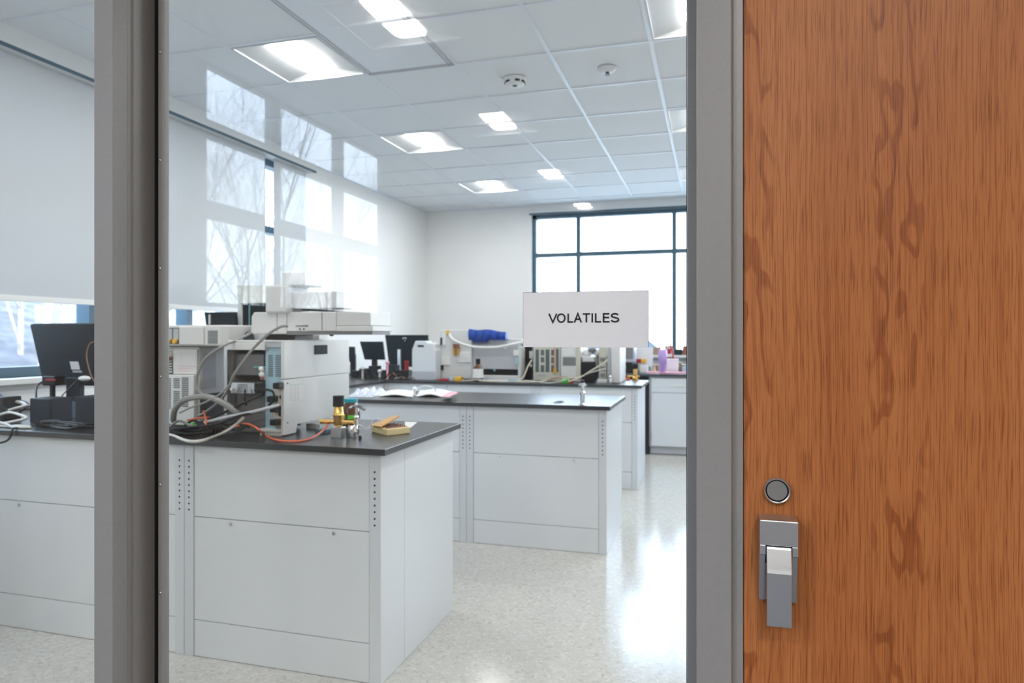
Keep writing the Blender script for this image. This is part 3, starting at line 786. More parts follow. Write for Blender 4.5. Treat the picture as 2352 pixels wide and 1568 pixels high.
y0_, y1_ = GX1 / math.tan(math.atan((667 - CU) / F) - YAW), GX1 / math.tan(math.atan((697 - CU) / F) - YAW)
sh = MB().box(GX1, GX1 + .0008, y0_, y1_, Zx(921, GX1, y0_), Zx(880, GX1, y0_)).build('notice_sheet', 'paper', t)
pr_ = MB()
zq = Zx(884, GX1, y0_)
for k in range(8):
    for j in range(3): pr_.box(GX1 + .0008, GX1 + .0011, y0_ + .006 + j * .022, y0_ + .020 + j * .022, zq - .008 - k * .0085, zq - .0105 - k * .0085)
pr_.build('faint_print', 'inst_grey', sh)
MB().box(GX1 + .0008, GX1 + .0012, y0_ + .004, y1_ - .004, zq - .001, zq + .001).build('blue_heading', 'teal', sh)
for v_ in (881, 972):
    MB().cyl((GX1, GYf + .025, Zx(v_, GX1, GYf)), .0032, .002, 'x', 10).build('screw', 'hole', t)
MB().box(GX0, GX1 - .017, GYf + .01, GYb, zG - .008, zG).build('top_cover', 'inst', t, bevel=.002)
MB().box(GX0 + .012, xs_ + .004, GYf, GYf + .06, Zx(804, xs_, GYf), zG - .009).build('top_valance', 'inst', t, bevel=.003)
MB().box(xs_ + .008, GX1 - .017, GYf + .004, GYf + .03, zG - .03, zG - .009).build('top_socket_strip', 'inst_grey', t)
bp_ = MB().box(xs_, GX1 - .017, GYf + .012, GYf + .022, Zc0 + .03, zG - .009).build('rear_panel', 'inst_blue', t)
xmid = (xs_ + GX1 - .017) / 2
for (p, q) in ((xs_ + .014, xmid - .004), (xmid + .008, GX1 - .019)):
    slots(p, q, Zx(866, GX1, GYf), Zx(814, GX1, GYf), GYf + .012, 12, .38, .002).build('vent_slots', 'slot', bp_)
MB().box(GX0, GX0 + .018, GYf, GYf + .02, Zc0 + .004, zG - .009).build('rear_post', 'alu', t, bevel=.002)
MB().box(GX0 + .003, GX0 + .006, GYf + .02, GYb, Zc0 + .004, zG - .009).build('far_side_panel', 'inst_grey', t)
MB().box(GX0 + .006, xs_, GYf + .27, GYf + .28, Zc0 + .01, zG - .01).build('inner_bulkhead', 'inst_grey', t)
MB().box(GX0 + .02, GX0 + .17, GYf + .05, GYf + .26, 1.17, zG - .06).build('inner_dark_box', 'bracket', t, bevel=.004)
MB().box(GX0 + .13, xs_ - .004, GYf + .03, GYf + .26, 1.205, 1.212).build('blue_board', 'teal', t)
MB().box(GX0 + .17, xs_ - .03, GYf + .07, GYf + .2, 1.213, 1.27).box(GX0 + .15, xs_ - .01, GYf + .05, GYf + .22, 1.150, 1.20).build('pump_block', 'inst_grey', t, bevel=.004)
MB().tube([(GX0 + .18, GYf + .05, 1.29), (GX0 + .21, GYf + .02, 1.27), (GX0 + .2, GYf + .02, 1.23), (GX0 + .24, GYf + .04, 1.215)], .003).build('inner_lead', 'black', t, smooth=True)
# feet tray
ft = MB().box(K(594, GYf), GX1 - .017, GYf - .004, GYf + .05, Zc0 + .018, Zc0 + .030).box(K(597, GYf), K(600, GYf), GYf, GYf + .01, Zc0, Zc0 + .02).box(K(608, GYf), K(611, GYf), GYf, GYf + .01, Zc0, Zc0 + .02)
ft.box(K(611, GYf), GX1 - .017, GYf + .006, GYf + .03, Zc0, Zc0 + .018); ft.build('foot_tray', 'inst', t, bevel=.0015)
# rear sockets
sk = MB().box(xmid + .004, GX1 - .018, GYf + .004, GYf + .012, Zc0 + .04, Zx(892, GX1, GYf)).build('socket_plate', 'inst_beige', t)
for v_, uu in ((972, 643), (952, 643), (912, 645)):
    MB().cyl((K(uu, GYf), GYf + .003, Zx(v_, GX1, GYf)), .010, .003, 'y', 14).build('socket', 'hole', sk)
MB().box(K(624, GYf), K(632, GYf), GYf + .008, GYf + .012, Zx(956, GX1, GYf), Zx(949, GX1, GYf)).build('warning_label', 'yellow', bp_)
MB().ball((K(601, GYf), GYf - .002, Zx(848, GX1, GYf)), .012, 12, 8).ball((K(602, GYf), GYf - .002, Zx(861, GX1, GYf)), .013, 12, 8).build('white_fitting', 'sill', t, smooth=True)
MB().ball((K(607, GYf), GYf - .012, Zx(869, GX1, GYf)), .006, 10, 6).build('red_plug', 'red', t, smooth=True)
for i, (uu, v_) in enumerate(((632, 884), (618, 915), (625, 938), (625, 968))):
    m_ = MB().box(K(uu - 5, GYf - .03), K(uu + 10, GYf - .03), GYf - .035, GYf + .012, Zx(v_ + 8, GX1, GYf), Zx(v_ - 6, GX1, GYf)); m_.build('mains_plug', 'black', t, bevel=.005)
# instruments in the open bay: dark box and small silver power unit
t = thing('control_box', 'dark grey box filling the open bay under the silver power unit', 'electronics', (GX0 + .12, GYf + .12, Zc0))
MB().box(GX0 + .022, xs_ - .004, GYf + .056, GYf + .25, Zc0 + .002, Zx(905, xs_, GYf)).build('box_shell', 'bracket', t, bevel=.004)
t = thing('power_unit', 'small silver perforated power unit between the grey cables, inside the chromatograph rear', 'electronics', (GX0 + .1, GYf + .1, Zx(904, xs_, GYf)))
za, zb = Zx(903.8, xs_, GYf), Zx(879, xs_, GYf)
MB().box(K(530, GYf - .02), K(584, GYf - .02), GYf - .02, GYf + .22, za, zb).build('unit_case', 'alu', t, bevel=.002)
ho = MB()
for i in range(7):
    for k in range(4): ho.box(K(546 + i * 3.4, GYf - .02), K(547.8 + i * 3.4, GYf - .02), GYf - .0212, GYf - .02, za + .008 + k * .009, za + .0125 + k * .009)
ho.build('perforation', 'slot', t)
MB().box(K(584, GYf - .02) + .001, xs_ - .004, GYf - .01, GYf + .2, za + .004, zb - .002).build('end_block', 'black', t, bevel=.003)
MB().cyl((K(533, GYf - .02), GYf - .02, za + .018), .007, -.006, 'y', 12).build('white_knob', 'sill', t, smooth=True)

# autosampler across the top
PY0, PY1 = 2.70, 2.90
zb0 = Zx(768.5, -1.9, PY0); zt0 = Zx(716, -1.9, PY0)
xl_, xr_ = K(576, PY0), K(855, PY0); xq = K(657, PY0); xw = K(771, PY0)
t = thing('autosampler', 'long white autosampler beam with a tall sampling head, above the white chromatograph', 'lab instrument', ((xl_ + xr_) / 2, 2.8, zG))
zc_ = Zx(768.5, -1.9, PY0)
b_ = MB().prism([(xl_, zb0 + .01), (xl_ + .004, zb0 + .003), (xq, zb0 + .003), (xq, zt0 - .001), (xl_ + .015, zt0), (xl_ + .002, zt0 - .02)], 'y', PY0, PY1)
b_.build('left_housing', 'inst', t, bevel=.006)
b_ = MB().box(xq + .001, xw, PY0 + .004, PY1, Zx(761, -1.7, PY0), zt0 - .001); b_.build('centre_housing', 'inst', t, bevel=.005)
b_ = MB().box(xw + .001, xr_ - .012, PY0 + .006, PY1, Zx(748, -1.6, PY0), zt0).box(xw + .001, xr_, PY0 + .004, PY1, Zx(761, -1.6, PY0), Zx(748, -1.6, PY0) - .001); b_.build('rail_cover', 'inst', t, bevel=.003)
MB().box(xq, xr_ - .004, PY0 + .008, PY1 - .02, zb0, Zx(761.3, -1.6, PY0)).build('dark_rail', 'bracket', t)
MB().prism([(K(752, PY0), Zx(768, -1.6, PY0)), (K(756, PY0), Zx(772, -1.6, PY0)), (K(760, PY0), Zx(768, -1.6, PY0))], 'y', PY0 + .01, PY0 + .03).build('pointer', 'black', t)
lt_ = MB()
for a in (679, 684, 689, 694, 699, 703): lt_.box(K(a, PY0), K(a + 3.2, PY0), PY0 + .002, PY0 + .0045, Zx(749, -1.7, PY0), Zx(747, -1.7, PY0))
for a in (688, 697): lt_.cyl((K(a, PY0), PY0 + .004, Zx(755.5, -1.7, PY0)), .004, -.002, 'y', 10)
lt_.build('button', 'charcoal', t)
MB().box(K(636, PY0), K(637, PY0), PY0 - .0006, PY0 + .001, zb0 + .01, zt0 - .004).box(K(738, PY0), K(739, PY0), PY0 + .003, PY0 + .005, zb0 + .02, zt0 - .004).build('seam', 'slot', t)
xh0, xh1, xh2 = K(613, PY0), K(664, PY0), K(766, PY0)
z1_ = Zx(655, -1.9, PY0); z2_ = Zx(720, -1.9, PY0)
hd_ = MB().box(xh0, xh1, PY0 - .015, PY1 - .03, zt0 - .006, z1_).build('sampling_head', 'inst', t, bevel=.010)
MB().box(xh1 - .003, xh2, PY0 + .02, PY1 - .02, Zx(708, -1.7, PY0), Zx(668, -1.7, PY0)).build('head_arm', 'inst', t, bevel=.006)
MB().box(K(642, PY0), K(697, PY0), PY0 + .01, PY1 - .04, z1_ - .002, Zx(624, -1.9, PY0)).build('head_cap', 'inst', t, bevel=.006)
MB().prism([(K(682, PY0), Zx(707, -1.7, PY0)), (K(771, PY0), Zx(713, -1.7, PY0)), (K(771, PY0), Zx(716, -1.7, PY0)), (K(682, PY0), Zx(712, -1.7, PY0))], 'y', PY0 + .03, PY0 + .12).build('dark_arm_bar', 'charcoal', t)
# supports resting on the chromatograph
MB().box(K(600, PY0), K(668, PY0), PY0 + .03, PY1 - .02, zG + .001, zb0 + .004).build('mounting_foot', 'black', t)
MB().box(xr_ - .24, xr_ - .2, PY1 - .06, PY1 - .02, zb0, zb0 + .01).build('rail_bracket', 'alu', t)
# green and pale boxes between
t = thing('vial_tray', 'small green and pale vial tray under the autosampler beam', 'tray', (K(700, 2.9), 2.95, zG))
MB().box(K(678, 2.9), K(696, 2.9), 2.92, 3.0, zG + .001, zG + .026).build('green_block', 'green', t, bevel=.002)
MB().box(K(700, 2.9), K(728, 2.9), 2.92, 3.0, zG + .001, zG + .024).build('pale_block', 'paper', t, bevel=.002)

# ------------------------------------------------------------------ cables on the front bench
def cable(pts, r, m, label, grp='loose cables on the front bench', name='cable', seg=8):
    P = []
    for p in pts:
        if len(p) == 3 and isinstance(p[2], str): x, y = G(p[0], p[1], CT + r + .001); P.append((x, y, CT + r + .001))
        else:
            u, v, y = p; P.append((K(u, y), y, max(Z(u, v, y), CT + r)))
    o = MB().tube(P, r, seg, sub=8).build(name, m, smooth=True)
    return tag(o, label, 'cable', grp)
cable([(660, 749, 2.55), (645, 750, 2.52), (615, 768, 2.50), (582, 800, 2.49), (555, 835, 2.48), (535, 865, 2.48), (524, 893, 2.49), (505, 920, 2.50), (474, 945, 2.52), (455, 955, 2.55)], .0058, 'greycable', 'grey cable curving down from the autosampler front past the open rear')
cable([(575, 765, 2.72), (545, 780, 2.58), (515, 793, 2.50), (480, 815, 2.47), (461, 840, 2.46), (452, 870, 2.46), (455, 895, 2.46), (475, 912, 2.46), (500, 917, 2.46), (525, 935, 2.46), (545, 949, 2.47)], .0062, 'greycable', 'grey cable looping left in front of the grilled analyser')
cable([(398, 965, 2.50), (402, 940, 2.46), (420, 920, 2.44), (450, 912, 2.44), (480, 912, 2.44), (510, 924, 2.44), (540, 944, 2.46), (558, 962, 2.50)], .013, 'greycable', 'thick grey hose arching low over the tangled cables')
cable([(412, 948, 2.42), (440, 935, 2.42), (470, 924, 2.42), (505, 905, 2.44), (530, 880, 2.46)], .004, 'greycable', 'thin grey lead rising behind the thick arching hose')
cable([(470, 970, 2.45), (520, 958, 2.44), (570, 948, 2.44), (610, 938, 2.44), (640, 930, 2.50)], .0070, 'inst_grey', 'pale grey cable running to the lower socket of the chromatograph')
cable([(400, 985, 2.43), (450, 980, 2.43), (500, 972, 2.43), (550, 955, 2.43), (600, 944, 2.45)], .0060, 'black', 'black mains cable under the pale grey cable')
cable([(455, 975, 2.48), (490, 958, 2.46), (530, 940, 2.46), (575, 918, 2.46), (605, 905, 2.50)], .0060, 'black', 'black mains cable slanting up across the dark box')
cable([(585, 896, 2.50), (600, 894, 2.50), (625, 898, 2.49), (630, 915, 2.49), (618, 930, 2.51)], .0052, 'black', 'black cable curling over the mains plugs')
cable([(563, 895, 2.51), (562, 915, 2.50), (565, 930, 2.52)], .004, 'black', 'short black lead hanging from the silver power unit')
cable([(376, 996, 'g'), (398, 1000, 'g'), (420, 1009, 'g'), (440, 1013.5, 'g'), (465, 1011, 'g'), (495, 1001, 'g'), (520, 990, 2.43), (545, 972, 2.45), (560, 958, 2.47)], .0062, 'whitecable', 'white cable sweeping along the front edge of the front bench')
cable([(467, 943, 2.46), (473, 962, 2.45), (474, 980, 2.44), (487, 986, 'g'), (510, 989, 'g'), (535, 982, 2.45), (560, 973, 2.47), (580, 977, 2.46), (595, 987, 2.44), (612, 1001, 'g'), (640, 1011, 'g'), (680, 1013, 'g'), (715, 1006, 'g'), (740, 990, 2.62), (752, 976, 2.66)], .0042, 'orange', 'orange-red lead winding along the bench to the brass regulator')
cable([(430, 965, 2.46), (455, 960, 2.46), (480, 958, 2.46)], .004, 'orange', 'short orange lead over the green reel')
for k, (a, b) in enumerate((((378, 975), (470, 968)), ((378, 985), (520, 978)), ((385, 992), (490, 990)))):
    cable([(a[0], a[1], 2.50 - k * .03), ((a[0] + b[0]) / 2, a[1] + 4, 2.50 - k * .03), (b[0], b[1], 2.52 - k * .03)], .0075, 'black', 'black cable lying in the tangle near the steel post', 'black cables in the tangle near the post')
rs_ = random.Random(7)
for k in range(7):
    u = rs_.uniform(380, 500); y = rs_.uniform(2.44, 2.56)
    cable([(u, 985 + rs_.uniform(-12, 4), y), (u + 25, 978 + rs_.uniform(-14, 6), y + .02), (u + 55, 984 + rs_.uniform(-14, 4), y - .01), (u + 85, 980, y + .01)], rs_.uniform(.004, .007), rs_.choice(['black', 'black', 'greycable', 'softblack']), 'black cable lying in the tangle near the steel post', 'black cables in the tangle near the post')
gx_, gy_ = K(438, 2.50), 2.50
t = thing('cable_reel', 'small green and black reel with orange lead among the cables', 'reel', (gx_, gy_, CT))
MB().cyl((gx_, gy_, CT + .012), .036, .022, 'z', 24).build('black_core', 'black', t, smooth=True)
MB().cyl((gx_, gy_, CT + .034), .030, .012, 'z', 24).build('green_cap', 'green', t, smooth=True)
MB().cyl((gx_, gy_, CT + .006), .041, .006, 'z', 24).build('orange_winding', 'orange', t, smooth=True)
for (u0, v0) in ((480, 962), (410, 990)):
    pass
ax, ay = K(486, 2.52), 2.53
t = MB().box(ax - .045, ax + .03, ay - .02, ay + .03, CT, CT + .055).build('power_adapter', 'black', bevel=.006)
tag(t, 'black power adapter beside the green reel', 'power adapter')
ax, ay = K(405, 2.47), 2.47
t = MB().box(ax - .05, ax + .05, ay - .03, ay + .03, CT, CT + .035).build('power_adapter', 'softblack', bevel=.006)
tag(t, 'low black power adapter next to the steel post at the counter edge', 'power adapter')

# ------------------------------------------------------------------ left bay: big monitor from behind
t = thing('desktop_monitor', 'large dark monitor seen from behind through the narrow side pane', 'monitor', (-3.38, 2.95, CT))
mb = MB(); zt1, zb1 = Z(100, 745, 2.90), Z(100, 884, 2.96)
yt, ybm = 2.885, 2.965
P0 = [(-3.615, ybm, zb1), (-3.06, ybm, zb1), (-3.06, yt, zt1), (-3.615, yt, zt1)]
mb._add(P0 + [(x, y + .035, z + .008) for x, y, z in P0], [(0, 1, 2, 3), (7, 6, 5, 4), (0, 4, 5, 1), (1, 5, 6, 2), (2, 6, 7, 3), (3, 7, 4, 0)])
sh = mb.build('monitor_shell', 'charcoal', t, bevel=.006)
def onback(x0, x1, f0, f1, e0=.0, e1=.004):
    a = [(x0, ybm + (yt - ybm) * f0, zb1 + (zt1 - zb1) * f0), (x1, ybm + (yt - ybm) * f0, zb1 + (zt1 - zb1) * f0), (x1, ybm + (yt - ybm) * f1, zb1 + (zt1 - zb1) * f1), (x0, ybm + (yt - ybm) * f1, zb1 + (zt1 - zb1) * f1)]
    m_ = MB(); m_._add([(x, y - e1, z) for x, y, z in a] + [(x, y + .002, z) for x, y, z in a], [(0, 1, 2, 3), (7, 6, 5, 4), (0, 4, 5, 1), (1, 5, 6, 2), (2, 6, 7, 3), (3, 7, 4, 0)]); return m_
onback(-3.47, -3.08, .47, .50, 0, .003).build('vent_strip', 'black', t)
onback(-3.385, -3.325, .27, .40, 0, .0015).build('white_label', 'paper', t)
onback(-3.38, -3.315, .22, .255, 0, .001).build('small_print', 'inst_grey', t)
MB().prism([(-3.40, 2.92), (-3.31, 2.92), (-3.31, 2.96), (-3.40, 2.96)], 'z', CT + .012, zb1 + .05).build('stand_neck', 'charcoal', t, bevel=.006)
MB().box(-3.43, -3.24, 2.835, 3.05, CT, CT + .014).build('stand_base', 'charcoal', t, bevel=.005)
def blk(name, u0, u1, v0, y, dep, m, label, cat, bev=.004, zbase=CT, grp=None):
    x0, x1 = K(u0, y), K(u1, y)
    o = MB().box(x0, x1, y, y + dep, zbase, Z((u0 + u1) / 2, v0, y)).build(name, m, bevel=bev)
    return tag(o, label, cat, grp)
blk('mini_computer', 68, 117, 915, 2.62, .12, 'charcoal', 'small dark box standing beneath the left edge of the large monitor', 'electronics')
blk('mini_computer', 172, 226, 911, 2.56, .14, 'charcoal', 'small dark box touching the steel post beneath the large monitor', 'electronics')
blk('network_switch', 124, 164, 922, 2.80, .028, 'darkframe', 'blue-lit network switch between the two small dark boxes', 'electronics')
blk('power_adapter', -14, 6, 912, 2.62, .10, 'softblack', 'black power adapter cut off by the edge of the picture behind white cables', 'power adapter')
t = thing('barcode_scanner', 'small black and red box hanging below the left corner of the large monitor', 'scanner', (K(118, 2.86), 2.86, CT))
MB().box(K(103, 2.86), K(134, 2.86), 2.84, 2.9, Z(118, 885, 2.86), Z(118, 862, 2.86)).build('scanner_body', 'black', t, bevel=.008)
MB().box(K(106, 2.84), K(128, 2.84), 2.836, 2.841, Z(118, 874, 2.84), Z(118, 870, 2.84)).build('red_window', 'red', t)
MB().box(K(110, 2.86), K(116, 2.86), 2.87, 2.89, CT, Z(118, 884, 2.86)).build('scanner_stand', 'black', t)
t = thing('computer_mouse', 'white computer mouse hung on the stand of the large monitor', 'mouse', (K(194, 2.80), 2.8, CT))
MB().ball((K(194, 2.8), 2.80, Z(194, 869, 2.8)), .035, 18, 10, (1, .6, .42)).build('mouse_shell', 'sill', t, smooth=True)
MB().tube([(K(178, 2.8), 2.8, Z(178, 872, 2.8)), (K(165, 2.8), 2.79, Z(165, 890, 2.8)), (K(152, 2.8), 2.77, Z(152, 915, 2.8)), (K(150, 2.7), 2.7, CT + .004)], .003, 6).build('mouse_cable', 'black', t, smooth=True)
cable([(98, 876, 2.82), (86, 886, 2.80), (83, 905, 2.76), (85, 925, 2.74)], .0045, 'black', 'black lead dropping behind the small dark box', 'loose leads under the large monitor')
cable([(222, 783, 2.84), (206, 790, 2.83), (199, 815, 2.83), (204, 845, 2.83), (212, 868, 2.84), (224, 884, 2.85)], .003, 'tan', 'thin copper-red lead hanging over the back of the large monitor', 'loose leads under the large monitor')
wc = [[(-8, 955, 2.52), (20, 947, 2.52), (45, 952, 2.50), (60, 960, 2.48), (30, 968, 2.46), (-8, 975, 2.45)],
      [(-8, 968, 2.44), (15, 974, 2.43), (28, 988, 2.42), (50, 990, 2.42), (72, 986, 2.43)],
      [(20, 942, 2.60), (45, 935, 2.62), (66, 930, 2.66)], [(-8, 982, 2.43), (20, 984, 2.43), (45, 978, 2.43), (70, 980, 2.44)], [(30, 922, 2.7), (52, 925, 2.68), (62, 935, 2.66)]]
for k, p in enumerate(wc): cable(p, .0065 if k != 4 else .009, 'whitecable', 'white cable coiled at the window end of the front bench', 'white cables at the window end of the front bench')
for k in range(11):
    y = rs_.uniform(2.42, 2.60); u = rs_.uniform(40, 120)
    cable([(u, 984 + rs_.uniform(-16, 4), y), (u + 40, 978 + rs_.uniform(-12, 8), y + .02), (u + 80, 982 + rs_.uniform(-12, 6), y), (u + 120, 978 + rs_.uniform(-10, 4), y + .02)], rs_.uniform(.004, .007), 'black' if k % 3 else 'softblack', 'black cable in the dark heap under the large monitor', 'black cables under the large monitor')
cable([(-5, 900, 2.75), (20, 920, 2.70), (40, 918, 2.7), (65, 930, 2.68), (30, 950, 2.6), (8, 935, 2.6)], .006, 'black', 'black cable in the dark heap under the large monitor', 'black cables under the large monitor')
o = MB().tube([(K(40, 2.40), 2.40, CT + .006), (K(30, 2.365), 2.363, CT + .006), (K(22, 2.352), 2.352, Z(22, 1006, 2.352)), (K(8, 2.352), 2.352, Z(8, 1015, 2.352)), (K(-14, 2.352), 2.352, Z(-14, 1018, 2.352))], .005, 8).build('cable', 'black', smooth=True)
tag(o, 'black cable drooping over the counter edge at the window end', 'cable')

# ------------------------------------------------------------------ brass regulator, bottle, valve, tray
rx, ry = G(772, 1006); 
t = thing('brass_regulator', 'brass gas regulator with black knob beside the brown bottle', 'regulator', (rx, ry, CT))
q = zc(rx, ry) / F                   # metres per pixel here
MB().box(rx - 13 * q, rx + 13 * q, ry - .004, ry + .040, CT, CT + 25 * q).build('steel_block', 'alu', t, bevel=.002)
bz = CT + 25 * q; cyy = ry + .016
MB().lathe([(6 * q, 0), (9 * q, 3 * q), (11 * q, 8 * q), (11 * q, 18 * q), (12 * q, 22 * q), (13 * q, 28 * q), (11.5 * q, 30 * q), (9.5 * q, 48 * q)], (rx + 1 * q, cyy, bz), 24).build('brass_body', 'brass', t, smooth=True)
kn = MB(); pr_ = []
nn = 36
kn.prism([(rx + 1 * q + (12.2 + (.6 if i % 2 else 0)) * q * math.cos(2 * PI * i / nn), cyy + (12.2 + (.6 if i % 2 else 0)) * q * math.sin(2 * PI * i / nn)) for i in range(nn)], 'z', bz + 47 * q, bz + 72 * q)
kn.build('black_knob', 'black', t, bevel=.001)
ar = MB().cyl((rx - 20 * q, cyy, bz + 11 * q), 4.2 * q, 40 * q, 'x', 14).cyl((rx - 46 * q, cyy, bz + 11 * q), 6.5 * q, 27 * q, 'x', 6).cyl((rx + 16 * q, cyy, bz + 12 * q), 4.5 * q, 24 * q, 'x', 6)
ar.build('side_port', 'brass', t, smooth=True)
bx_, by_ = G(806, 986); q = zc(bx_, by_) / F
t = thing('brown_bottle', 'brown glass bottle with a cyan cap and green bands, behind the brass regulator', 'bottle', (bx_, by_, CT))
MB().lathe([(19 * q, 0), (20.5 * q, 2 * q), (20.5 * q, 40 * q), (18 * q, 52 * q), (14.5 * q, 60 * q), (13.5 * q, 63 * q), (13.5 * q, 66 * q)], (bx_, by_, CT), 32).build('glass_body', 'amber', t, smooth=True)
MB().cyl((bx_, by_, CT + 63 * q), 16 * q, 8 * q, 'z', 32).build('cyan_cap', 'cyan', t, bevel=.001, smooth=True)
gb = MB()
for a0, a1 in ((200, 262), (280, 330), (20, 160)):
    n = 10; vs = []
    for r in (20.7, 21.1):
        for z in (26, 35):
            vs += [(bx_ + r * q * math.cos(math.radians(a0 + (a1 - a0) * i / n)), by_ + r * q * math.sin(math.radians(a0 + (a1 - a0) * i / n)), CT + z * q) for i in range(n + 1)]
    m1 = n + 1; fs = []
    for i in range(n):
        fs += [(2 * m1 + i, 2 * m1 + i + 1, 3 * m1 + i + 1, 3 * m1 + i), (i, m1 + i, m1 + i + 1, i + 1), (m1 + i, 3 * m1 + i, 3 * m1 + i + 1, m1 + i + 1)]
    gb._add(vs, fs)
gb.build('green_band', 'green', t)
vx, vy = G(811, 1004); q = zc(vx, vy) / F
t = thing('chrome_valve', 'polished chrome valve cylinder with lever in front of the brown bottle', 'valve', (vx, vy, CT))
MB().lathe([(10.5 * q, 0), (11 * q, 1 * q), (11 * q, 27 * q), (10 * q, 28.5 * q)], (vx, vy, CT), 28).build('cylinder_body', 'chrome', t, smooth=True)
MB().cyl((vx + 8 * q, vy, CT + 28 * q), 5 * q, 14 * q, 'z', 12).ball((vx + 8 * q, vy, CT + 46 * q), 6 * q, 14, 8).cyl((vx + 8 * q, vy, CT + 46 * q), 2.5 * q, 22 * q, 'z', 10).build('valve_stem', 'chrome', t, smooth=True)
MB().tube([(vx - 8 * q, vy - .004, CT + 66 * q), (vx + 8 * q, vy, CT + 72 * q), (vx + 30 * q, vy + .004, CT + 64 * q)], 3.4 * q, 8).build('lever', 'chrome', t, smooth=True)
MB().tube([(vx + 14 * q, vy, CT + 30 * q), (vx + 32 * q, vy + .01, CT + 22 * q), (vx + 44 * q, vy + .02, CT + 34 * q), (vx + 56 * q, vy + .02, CT + 44 * q)], 1.2 * q, 6).tube([(vx + 12 * q, vy, CT + 20 * q), (vx + 34 * q, vy + .01, CT + 18 * q), (vx + 50 * q, vy + .02, CT + 30 * q)], 1.2 * q, 6).build('wire_lead', 'alu', t, smooth=True)
kx, ky = G(827, 1008); q = zc(kx, ky) / F
t = MB().lathe([(3 * q, 0), (3.6 * q, 1 * q), (3.6 * q, 6 * q), (2.5 * q, 8 * q)], (kx, ky, CT), 14).build('rubber_stopper', 'black', smooth=True)
tag(t, 'tiny black rubber stopper standing alone beside the chrome valve', 'stopper')
for (u, v, w_, h_, nm, lb) in ((790, 1001, 20, 18, 'metal_block', 'dark grey metal block between the regulator and the chrome valve'),):
    x, y = G(u, v); q = zc(x, y) / F
    t = MB().box(x - w_ / 2 * q, x + w_ / 2 * q, y, y + .03, CT, CT + h_ * q).build(nm, 'bracket', bevel=.001); tag(t, lb, 'metal block')
x, y = G(740, 996); q = zc(x, y) / F
t = MB().box(x - 18 * q, x + 10 * q, y, y + .05, CT, CT + 9 * q).build('metal_block', 'darkframe', bevel=.002); tag(t, 'low dark blue metal block behind the orange-red lead', 'metal block')
x, y = G(722, 985); q = zc(x, y) / F
t = MB().box(x - 22 * q, x + 14 * q, y, y + .06, CT, CT + 12 * q).build('metal_block', 'inst_grey', bevel=.002); tag(t, 'low grey metal block at the foot of the chromatograph side', 'metal block')
# cream tray box with amber lid
ca, cb, cc = G(889, 1001), G(942, 995), G(853, 992)
t = thing('vial_box', 'cream plastic box with its amber lid propped open, near the bench corner', 'box', (ca[0], ca[1], CT))
q = zc(*ca) / F; hh = 15.5 * q
a = Vector((ca[0], ca[1], 0)); b = Vector((cb[0], cb[1], 0)); c = Vector((cc[0], cc[1], 0)); d_ = b + (c - a)
def slab(P, z0, z1):
    m_ = MB(); m_._add([(p.x, p.y, z0) for p in P] + [(p.x, p.y, z1) for p in P], [(3, 2, 1, 0), (4, 5, 6, 7), (0, 1, 5, 4), (1, 2, 6, 5), (2, 3, 7, 6), (3, 0, 4, 7)]); return m_
slab([a, b, d_, c], CT, CT + hh).build('box_base', 'cream', t, bevel=.003)
ctr = (a + d_) / 2; inn = [ctr + (p - ctr) * .86 for p in (a, b, d_, c)]
slab(inn, CT + hh, CT + hh + .0025).build('vial_insert', 'wood_brown', t)
vi = MB()
e1 = inn[1] - inn[0]; e2 = inn[3] - inn[0]
for i in range(9):
    for j in range(4):
        p = inn[0] + e1 * ((i + .5) / 9) + e2 * ((j + .5) / 4); vi.cyl((p.x, p.y, CT + hh + .002), .0032, .004, 'z', 8)
vi.build('vial_top', 'hole', t)
m_ = MB(); lowp = [c + (c - a) * .06, d_ + (d_ - b) * .06]
out_ = (c - a).normalized()
P = [c - Vector((.004, 0, 0)), a + (c - a) * .3 - (b - a) * .06, b + (c - a) * .55 + (b - a) * (-.08), d_ + (b - a) * -.02]
zz_ = [CT + hh * .9, CT + hh + .003, CT + hh + 19 * q, CT + hh + 17 * q]
vv = [(p.x, p.y, z) for p, z in zip(P, zz_)]
m_._add(vv + [(x, y, z + .005) for x, y, z in vv], [(3, 2, 1, 0), (4, 5, 6, 7), (0, 1, 5, 4), (1, 2, 6, 5), (2, 3, 7, 6), (3, 0, 4, 7)])
m_.build('amber_lid', 'amberlid', t)
pa = [G(u, v) for u, v in ((930, 990), (945, 981), (958, 970), (930, 969))]
t = slab([Vector((p[0], p[1], 0)) for p in pa], CT + .0003, CT + .002).build('foil_packet', 'paper'); tag(t, 'small pale packet lying behind the cream box', 'packet')

